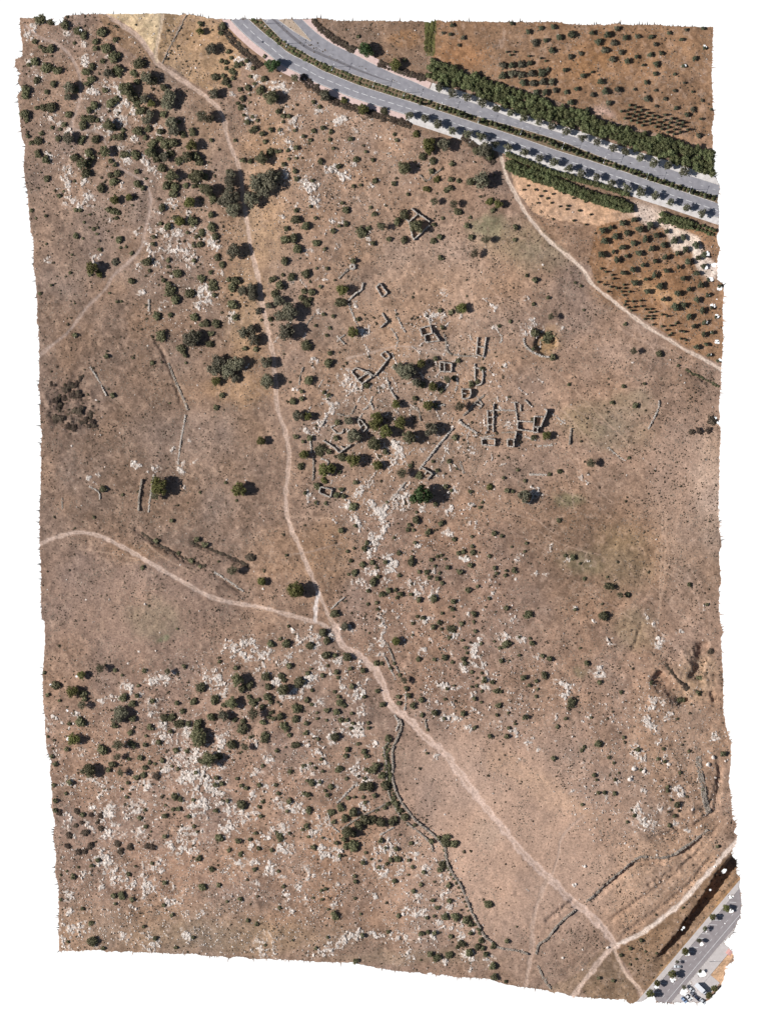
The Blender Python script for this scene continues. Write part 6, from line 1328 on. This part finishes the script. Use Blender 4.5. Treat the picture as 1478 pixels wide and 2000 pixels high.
# loose stones, thick in the stony belts
dens = np.zeros(PX.shape) + 0.03
def dz(cx, cy, rx, ry, a, ang=0.0):
    c, s = math.cos(ang), math.sin(ang); x = PX - cx; y = PY - cy
    global dens
    dens = np.maximum(dens, a * sstep(1.25, 0.7, np.hypot((x * c + y * s) / rx, (-x * s + y * c) / ry)))
for e in [(230, 200, 190, 190, .5), (380, 500, 110, 190, .55), (640, 260, 170, 110, .75), (640, 400, 110, 130, .5), (720, 330, 120, 70, .5), (720, 860, 120, 190, .5), (830, 760, 170, 150, .8), (700, 840, 110, 110, .8), (740, 1060, 60, 130, .7), (860, 1190, 160, 190, .6), (640, 1290, 130, 60, .7), (440, 1330, 230, 60, .5), (400, 1500, 330, 160, .95), (400, 1740, 400, 130, 1.6), (820, 1760, 90, 130, 1.5), (960, 1350, 190, 90, .6), (1260, 1500, 160, 180, .7), (1300, 1720, 60, 40, .4), (1040, 830, 70, 60, .4), (880, 960, 120, 50, .5), (1380, 1440, 40, 60, .6)]:
    dz(*e)
dens *= sstep(-1, 4, TRKD) * sstep(26, 34, dA) * (offD < -18) * (0.12 + 0.88 * sstep(0.44, 0.66, fbm(PX, PY, 13, 3, 401)))
def pick(D, n):
    x = RNG.uniform(30, 1448, n); y = RNG.uniform(24, 1962, n)
    m = (RNG.random(n) < sample(D, x, y)) & (sample(SDF, x, y) > 2)
    return x[m], y[m]
x, y = pick(dens, 230000)
vx, vy = [x], [y]
for q in range(95):      # faint lines of tumbled stones between the ruins
    x0, y0 = RNG.normal(810, 110), RNG.normal(790, 100); a = RNG.choice([-0.85, 0.75, 1.35]) + RNG.normal(0, 0.2); ln = RNG.uniform(6, 24); k = int(ln * 2.6)
    t = RNG.uniform(-.5, .5, k) * ln
    vx.append(x0 + t * math.cos(a) + RNG.normal(0, 0.7, k)); vy.append(y0 + t * math.sin(a) + RNG.normal(0, 0.7, k))
x = np.concatenate(vx); y = np.concatenate(vy)
s = M * (0.36 + 0.6 * RNG.random(len(x)) ** 2 + 2.0 * RNG.random(len(x)) ** 6)
print('stones', len(x))
extra_p.append(np.c_[wx(x), wy(y), hz(x, y) + s * 0.1]); extra_s.append(np.c_[s, s * RNG.uniform(.6, 1.2, len(s)), s * RNG.uniform(.6, 1.2, len(s))])
tag(scatter('loose_stones', OV, OCT_F, np.vstack(extra_p), np.vstack(extra_s), MROCK), 'pale loose stones strewn over the whole hillside', 'stones', kind='stuff')
tl = []
for k, (t, x, y, r) in enumerate(BOULDERS):
    px, py = zp(t, x, y); rng = np.random.default_rng(980 + k)
    bm = bmesh.new(); bmesh.ops.create_icosphere(bm, subdivisions=2, radius=1)
    for v in bm.verts:
        d = v.co.normalized(); f = 0.72 + 0.5 * vn(d.x * 1.7 + k, d.y * 1.7 + d.z * 1.3, 33 + k)
        v.co = d * float(f)
        v.co.z *= 0.8
    me = bpy.data.meshes.new('boulder'); bm.to_mesh(me); bm.free()
    o = obj('boulder', me, MROCK, loc=(wx(px), wy(py), float(hz(px, py)) + r * ZS * M * 0.3), rot=rz(), scale=(r * ZS * M * 1.2, r * ZS * M, r * ZS * M))
    tl.append((o, px, py, 'single pale boulder'))
label_by_place(tl, 'boulder', 'single boulders')

# ================================================================= dwarf shrubs and dry tussocks (uncountable)
tus = 0.16 + 0.75 * sstep(0.36, 0.66, fbm(PX, PY, 48, 3, 501)) * sstep(0.3, 0.6, fbm(PX, PY, 14, 2, 503))
tus *= sstep(0, 5, TRKD) * sstep(27, 34, dA) * sstep(-2, 12, np.minimum(dBL, dBR) - 10) * (offD < -6) * (1 - 0.7 * np.clip(ROCKM, 0, 1))
for poly, f in [([(204,24),(320,24),(303,120),(268,62)], 0.05), ([(800,1400),(900,1450),(1130,1560),(1200,1700),(1140,1760),(1040,1930),(960,1890),(860,1620),(790,1560)], 0.28),
                ([(984,290),(1236,412),(1240,438),(1100,440),(1005,370)], 0.05), ([(845,36),(1400,46),(1400,292),(845,112)], 0.55), ([(90,1120),(330,1150),(400,1280),(90,1290)], 0.6)]:
    tus = np.where(in_poly(PX, PY, poly), tus * f, tus)
x, y = pick(tus, 105000)
print('tussocks', len(x))
quart = np.arange(4) * math.pi / 2
HEX = np.array([(math.cos(a), math.sin(a), -0.05) for a in quart] + [(0.62 * math.cos(a), 0.62 * math.sin(a), 0.5) for a in quart + 0.6] + [(0, 0, 0.75)]); HF = []
for k in range(4): HF += [(k, (k + 1) % 4, 4 + k), ((k + 1) % 4, 4 + (k + 1) % 4, 4 + k), (4 + k, 4 + (k + 1) % 4, 8)]
HV = np.array([HEX * (0.65 + 0.7 * np.random.default_rng(990 + k).random((9, 1))) for k in range(16)])
def dwarf(x, y, s, faces, variants, name, lab, mat):
    tag(scatter(name, variants, faces, np.c_[wx(x), wy(y), hz(x, y)], np.c_[s, s, s * 0.9], mat), lab, 'dwarf shrubs' if 'shrub' in name else 'grass', kind='stuff')
s = M * (0.75 + 0.9 * RNG.random(len(x)) ** 1.5 + 1.1 * RNG.random(len(x)) ** 8)
dwarf(x, y, s, np.array(HF), HV, 'dwarf_shrubs', 'dry brown dwarf shrubs speckling the open ground', MTUS)
tuf = (0.06 + 0.8 * sstep(0.42, 0.64, fbm(PX, PY, 30, 3, 511))) * np.clip(tus / 0.2, 0, 1)
x, y = pick(tuf, 140000)
PYR = np.array([(math.cos(a), math.sin(a), -0.03) for a in np.arange(6) * math.pi / 3] + [(0, 0, 0.55)]); PF = np.array([(k, (k + 1) % 6, 6) for k in range(6)])
PV = np.array([PYR * (0.6 + 0.7 * np.random.default_rng(1200 + k).random((7, 1))) + np.array([0, 0, 0]) for k in range(16)])
s = M * (0.7 + 1.0 * RNG.random(len(x)) ** 1.4)
dwarf(x, y, s, PF, PV, 'dry_grass', 'tufts of dry brownish grass all over the hillside', MTUF)

# ================================================================= stone walls
def wall_mesh(pts, h, w, seed, lo=0.38):
    """dry masonry: courses of uneven blocks along a line, crumbling top"""
    rng = np.random.default_rng(seed)
    L_ = smooth_line(pts, 2.1); nn = normals(L_)
    V = []; F = []
    rows = max(2, int(round(w / 0.5)))
    for k in range(len(L_) - 1):
        a, b = L_[k], L_[k + 1]
        hh = h * (lo + (1.33 - lo) * float(vn(a[0] / 9.0, a[1] / 9.0, seed)))
        cr = max(1, int(round(hh / 0.42)))
        for q in range(rows):
            oc = (q - (rows - 1) / 2) * w / rows / M
            for c in range(cr):
                if rng.random() < (0.22 if c == cr - 1 else 0.04): continue
                ctr = (a + b) / 2 + nn[k] * (oc + rng.normal() * 0.12) + rng.normal(size=2) * 0.12
                tdir = (b - a); tdir = tdir / (np.hypot(*tdir) + 1e-9)
                hl = np.hypot(*(b - a)) * 0.5 * rng.uniform(0.85, 1.12); hw = 0.5 * w / rows / M * rng.uniform(0.85, 1.15)
                z0 = c * 0.42 - 0.06; z1 = (c + 1) * 0.42 + rng.uniform(-0.1, 0.1) - 0.06
                b0 = len(V); gz = float(hz(ctr[0], ctr[1]))
                for sx, sy in ((-1, -1), (1, -1), (1, 1), (-1, 1)):
                    for zz, sh in ((z0, 1.0), (z1, 0.86)):
                        p = ctr + tdir * sx * hl * sh * rng.uniform(0.85, 1.08) + nn[k] * sy * hw * sh * rng.uniform(0.85, 1.08)
                        V.append((wx(p[0]), wy(p[1]), gz + zz + rng.normal() * 0.04))
                F += [[b0 + 1, b0 + 3, b0 + 5, b0 + 7][::-1]] + [[b0 + 2 * e, b0 + 2 * e + 1, b0 + (2 * e + 3) % 8, b0 + (2 * e + 2) % 8] for e in range(4)]
        for q in range(int(rng.integers(0, 3))):
            ctr = a + nn[k] * rng.choice([-1, 1]) * (w / M * 0.5 + 0.2 + 0.8 * rng.random()) + rng.normal(size=2) * 0.3
            b0 = len(V); gz = float(hz(ctr[0], ctr[1])); s = rng.uniform(0.3, 0.8)
            for sx, sy in ((-1, -1), (1, -1), (1, 1), (-1, 1)):
                for zz, sh in ((-0.05, 1.0), (s * M * 1.3, 0.75)):
                    p = ctr + np.array([sx, sy]) * s * sh * rng.uniform(0.7, 1.2, 2)
                    V.append((wx(p[0]), wy(p[1]), gz + zz + rng.normal() * 0.03))
            F += [[b0 + 1, b0 + 3, b0 + 5, b0 + 7][::-1]] + [[b0 + 2 * e, b0 + 2 * e + 1, b0 + (2 * e + 3) % 8, b0 + (2 * e + 2) % 8] for e in range(4)]
    V = np.array(V); c = V.mean(0); c[2] = V[:, 2].min()
    return V - c, F, c
def place_wall(name, pts, h, w, seed, mat, parent=None, org=None, lo=0.38):
    V, F, c = wall_mesh(pts, h, w, seed, lo)
    o = obj(name, mesh_polys(name, V, F), mat, parent, loc=tuple(c if org is None else c - org))
    return o
for n, (t, h, s, lab) in enumerate(HOUSES):
    runs = [zlist(t, r_) for r_ in s.split('|')]
    pts = np.array([p for r_ in runs for p in r_]); c = pts.mean(0)
    org = np.array([wx(c[0]), wy(c[1]), float(hz(c[0], c[1]))])
    root = empty('ruined_house', tuple(org))
    for k, r_ in enumerate(runs):
        place_wall('wall', r_, h * random.uniform(.95, 1.15), 0.68, 2000 + n * 20 + k, MWALL, root, org, 0.72)
    tag(root, lab, 'ruin', 'ruined stone houses of the village')
for n, (h, w, t, s, lab) in enumerate(WALLS):
    tag(place_wall('dry_stone_wall', zlist(t, s), h, w, 3000 + n, MRUB if (w > 1.15 or n % 3 == 0) else MWALL), lab, 'stone wall', 'dry stone walls')
# walled hollow, kiln and cistern: rings of masonry
def ring(cx, cy, r, n=16): return [(cx + r * math.cos(2 * math.pi * k / n), cy + r * math.sin(2 * math.pi * k / n)) for k in range(n + 1)]
tag(place_wall('dry_stone_wall', [(1022,660),(1024,672),(1032,682),(1045,690),(1060,696),(1072,697)], 0.8, 1.0, 4000, MWALL), 'curved wall on the lower left rim of the walled hollow', 'stone wall', 'dry stone walls')
kx, ky = zp('b1', 1175, 705)
tag(place_wall('stone_kiln', ring(kx, ky, 4.6), 1.5, 1.2, 4001, MWALL), 'small round stone kiln with a dark central hole', 'kiln')
kx, ky = zp('c2', 30, 345)
tag(place_wall('stone_cistern', ring(kx, ky, 3.4), 0.6, 1.6, 4002, MROCK), 'pale round stone cistern head beside the village lane', 'cistern')

# ================================================================= street lamps, vehicles
def cyl_mesh(name, r0, r1, h, n=10):
    V = [(r0 * math.cos(a), r0 * math.sin(a), 0) for a in np.arange(n) * 2 * math.pi / n] + [(r1 * math.cos(a), r1 * math.sin(a), h) for a in np.arange(n) * 2 * math.pi / n]
    F = [[k, (k + 1) % n, n + (k + 1) % n, n + k] for k in range(n)] + [list(range(n, 2 * n))]
    return mesh_polys(name, V, F)
def box_mesh(name, sx, sy, sz, bev=0.1, seg=2):
    bm = bmesh.new(); bmesh.ops.create_cube(bm, size=1)
    for v in bm.verts: v.co.x *= sx; v.co.y *= sy; v.co.z *= sz
    bmesh.ops.bevel(bm, geom=bm.edges[:], offset=bev, segments=seg, affect='EDGES')
    me = bpy.data.meshes.new(name); bm.to_mesh(me); bm.free(); return me
MPOLE = mat_noise('galvanised_steel', (0.42, 0.42, 0.43), (0.55, 0.55, 0.56), 3, 0.45, bump=0)
MLAMP = mat_noise('white_lamp_housing', (0.72, 0.72, 0.72), (0.82, 0.82, 0.82), 3, 0.4, bump=0)
pole_me = cyl_mesh('pole', 0.13, 0.07, 8.0); pole_me.materials.append(MPOLE)
arm_me = box_mesh('arm', 3.0, 0.1, 0.1, 0.03); arm_me.materials.append(MPOLE)
head_me = box_mesh('lamp_head', 0.95, 0.38, 0.16, 0.06); head_me.materials.append(MLAMP)
def lamp(px, py, rot, lab, double=True):
    root = empty('street_lamp', (wx(px), wy(py), 0.15))
    obj('pole', pole_me, parent=root)
    if double:
        obj('arm', arm_me, parent=root, loc=(0, 0, 8.0), rot=(0, 0, rot))
        for s in (-1, 1): obj('lamp_head', head_me, parent=root, loc=(1.75 * s * math.cos(rot), 1.75 * s * math.sin(rot), 8.02), rot=(0, 0, rot))
    else:
        obj('arm', arm_me, parent=root, loc=(1.45 * math.cos(rot), 1.45 * math.sin(rot), 8.0), rot=(0, 0, rot))
        obj('lamp_head', head_me, parent=root, loc=(3.3 * math.cos(rot), 3.3 * math.sin(rot), 8.02), rot=(0, 0, rot))
    tag(root, lab, 'street lamp', 'street lamps')
for x, y, q in [(520,46,'topmost'),(561,85,'second'),(650,131,'third'),(730,163,'fourth'),(790,181,'fifth'),(861,206,'sixth'),(935,233,'seventh'),(1018,256,'eighth'),(1099,285,'ninth'),(1180,312,'tenth'),(1264,344,'eleventh'),(1347,371,'last')]:
    lamp(x, y, math.radians(70), '%s double street lamp along the planted median, from the left' % q)
lamp(1384, 1878, math.radians(10), 'single street lamp on the pale forecourt', False)
MGLASS = mat_noise('dark_car_glass', (0.02, 0.022, 0.03), (0.035, 0.04, 0.05), 2, 0.08, bump=0)
MTYRE = mat_noise('tyre_rubber', (0.02, 0.02, 0.02), (0.035, 0.035, 0.035), 5, 0.85, bump=0)
MHEAD = mat_noise('headlight_glass', (0.6, 0.62, 0.65), (0.75, 0.76, 0.78), 5, 0.15, bump=0)
def paintm(name, c):
    m = mat_noise(name, c, tuple(min(1, v * 1.12) for v in c), 1.0, 0.28, bump=0)
    m.node_tree.nodes['Principled BSDF'].inputs['Coat Weight'].default_value = 0.4
    return m
def loft(name, rows):
    """rows of (x, halfwidth, z0, z1): body sections along x"""
    V = []; F = []
    for x, hw, z0, z1 in rows:
        V += [(x, -hw, z0), (x, -hw * 1.0, z0 + (z1 - z0) * 0.6), (x, -hw * 0.86, z1), (x, hw * 0.86, z1), (x, hw * 1.0, z0 + (z1 - z0) * 0.6), (x, hw, z0)]
    n = len(rows)
    for k in range(n - 1):
        for q in range(6):
            F.append([k * 6 + q, k * 6 + (q + 1) % 6, (k + 1) * 6 + (q + 1) % 6, (k + 1) * 6 + q])
    F.append(list(range(6))[::-1]); F.append([(n - 1) * 6 + q for q in range(6)])
    bm = bmesh.new()
    vs_ = [bm.verts.new(v) for v in V]
    for f in F: bm.faces.new([vs_[q] for q in f])
    bmesh.ops.recalc_face_normals(bm, faces=bm.faces[:])
    bmesh.ops.bevel(bm, geom=[e for e in bm.edges if e.calc_face_angle(0) > 0.5], offset=0.05, segments=2, affect='EDGES')
    me = bpy.data.meshes.new(name); bm.to_mesh(me); bm.free(); return me
body_me = loft('body', [(-2.15, .74, .42, .78), (-2.0, .84, .28, .92), (-1.2, .88, .24, .95), (0.0, .89, .24, .95), (0.9, .88, .24, .93), (1.8, .84, .26, .80), (2.1, .70, .40, .68)])
cab_me = loft('windows', [(-1.75, .66, .9, .98), (-1.25, .72, .9, 1.36), (0.15, .73, .9, 1.42), (0.95, .66, .88, .98)])
roof_me = loft('roof', [(-1.2, .62, 1.34, 1.40), (-0.5, .64, 1.40, 1.46), (0.2, .62, 1.38, 1.45)])
wheel_me = cyl_mesh('wheel', 0.32, 0.32, 0.2, 14)
lamp_me = box_mesh('headlight', 0.12, 0.3, 0.14, 0.04)
def car(px, py, rot, m, lab):
    root = empty('parked_car', (wx(px), wy(py), 0.07))
    root.rotation_euler = (0, 0, rot)
    for nme, me, mm in (('body', body_me, m), ('windows', cab_me, MGLASS), ('roof', roof_me, m)):
        o = obj(nme, me.copy(), mm, root)
    for sx in (-1.3, 1.3):
        for sy in (-0.82, 0.82):
            if not wheel_me.materials: wheel_me.materials.append(MTYRE)
            obj('wheel', wheel_me, parent=root, loc=(sx, sy + 0.1, 0.32), rot=(math.pi / 2, 0, 0))
    for sy in (-0.58, 0.58):
        if not lamp_me.materials: lamp_me.materials.append(MHEAD)
        obj('headlight', lamp_me, parent=root, loc=(2.02, sy, 0.62))
    tag(root, lab, 'car', 'parked cars')
SILVER = paintm('silver_paint', (0.55, 0.57, 0.60)); NAVY = paintm('dark_blue_paint', (0.035, 0.045, 0.075)); WHITEP = paintm('white_paint', (0.75, 0.75, 0.76)); LBLUE = paintm('light_blue_paint', (0.28, 0.38, 0.55)); GREYP = paintm('grey_paint', (0.16, 0.17, 0.2))
car(1322, 1888, math.radians(178), SILVER, 'silver car parked alone in the bays beside the street')
DR = math.radians(-44)
car(1349, 1932.5, DR, SILVER, 'white and silver car at the top left of the car park')
car(1352.5, 1942, DR, GREYP, 'dark grey car left of the white box truck')
car(1361, 1950, DR, NAVY, 'dark blue car below the white box truck')
car(1335, 1953, DR, LBLUE, 'light blue car at the bottom left of the car park')
car(1343, 1948, DR, WHITEP, 'white car between the light blue and dark grey cars')
car(1371.5, 1956, DR, SILVER, 'silver car at the bottom edge of the car park')
tr = empty('box_truck', (wx(1367), wy(1931), 0.07)); tr.rotation_euler = (0, 0, DR)
MBOX = paintm('truck_white', (0.72, 0.73, 0.76))
obj('cargo_box', box_mesh('cargo_box', 6.6, 2.7, 2.6, 0.05), MBOX, tr, loc=(-0.6, 0, 2.1))
obj('cab', loft('cab', [(-0.9, 1.1, .5, 2.3), (0.3, 1.1, .5, 2.35), (0.8, 1.05, .5, 1.7), (1.0, 1.0, .55, 1.2)]), MBOX, tr, loc=(3.7, 0, 0))
obj('windscreen', box_mesh('windscreen', 0.06, 1.8, 0.7, 0.02), MGLASS, tr, loc=(4.35, 0, 1.95), rot=(0, -0.6, 0))
obj('chassis', box_mesh('chassis', 7.6, 1.0, 0.3, 0.05), MTYRE, tr, loc=(0, 0, 0.62))
for sx in (-2.6, 3.4):
    for sy in (-1.05, 1.05): obj('wheel', wheel_me, parent=tr, loc=(sx, sy + 0.1, 0.42), rot=(math.pi / 2, 0, 0), scale=(1.3, 1.3, 1.3))
tag(tr, 'white box truck in the car park at the bottom right', 'truck')
# pink awning and road sign
MAWN = mat_noise('pink_canvas', (0.62, 0.33, 0.30), (0.72, 0.42, 0.38), 2, 0.8, bump=0)
aw = empty('awning', (wx(1423), wy(1860), 0))
obj('canopy', loft('canopy', [(-1.6, 1.5, 2.3, 2.4), (0, 1.55, 2.5, 2.62), (1.6, 1.5, 2.3, 2.4)]), MAWN, aw, rot=(0, 0, -0.6))
for sx in (-1.3, 1.3):
    for sy in (-1.1, 1.1): obj('post', pole_me, parent=aw, loc=(sx * .83 + sy * .56, -sx * .56 + sy * .83, 0), scale=(0.4, 0.4, 0.29))
tag(aw, 'small pink awning at the torn right edge above the forecourt', 'awning')
sg = empty('road_sign', (wx(500), wy(82.5), 0.16))
obj('post', pole_me, parent=sg, scale=(0.45, 0.45, 0.42))
obj('sign_plate', box_mesh('sign_plate', 0.08, 0.9, 0.9, 0.03), MPOLE, sg, loc=(0.1, 0, 3.0))
tag(sg, 'lone road sign on the pink footway near the top edge', 'road sign')
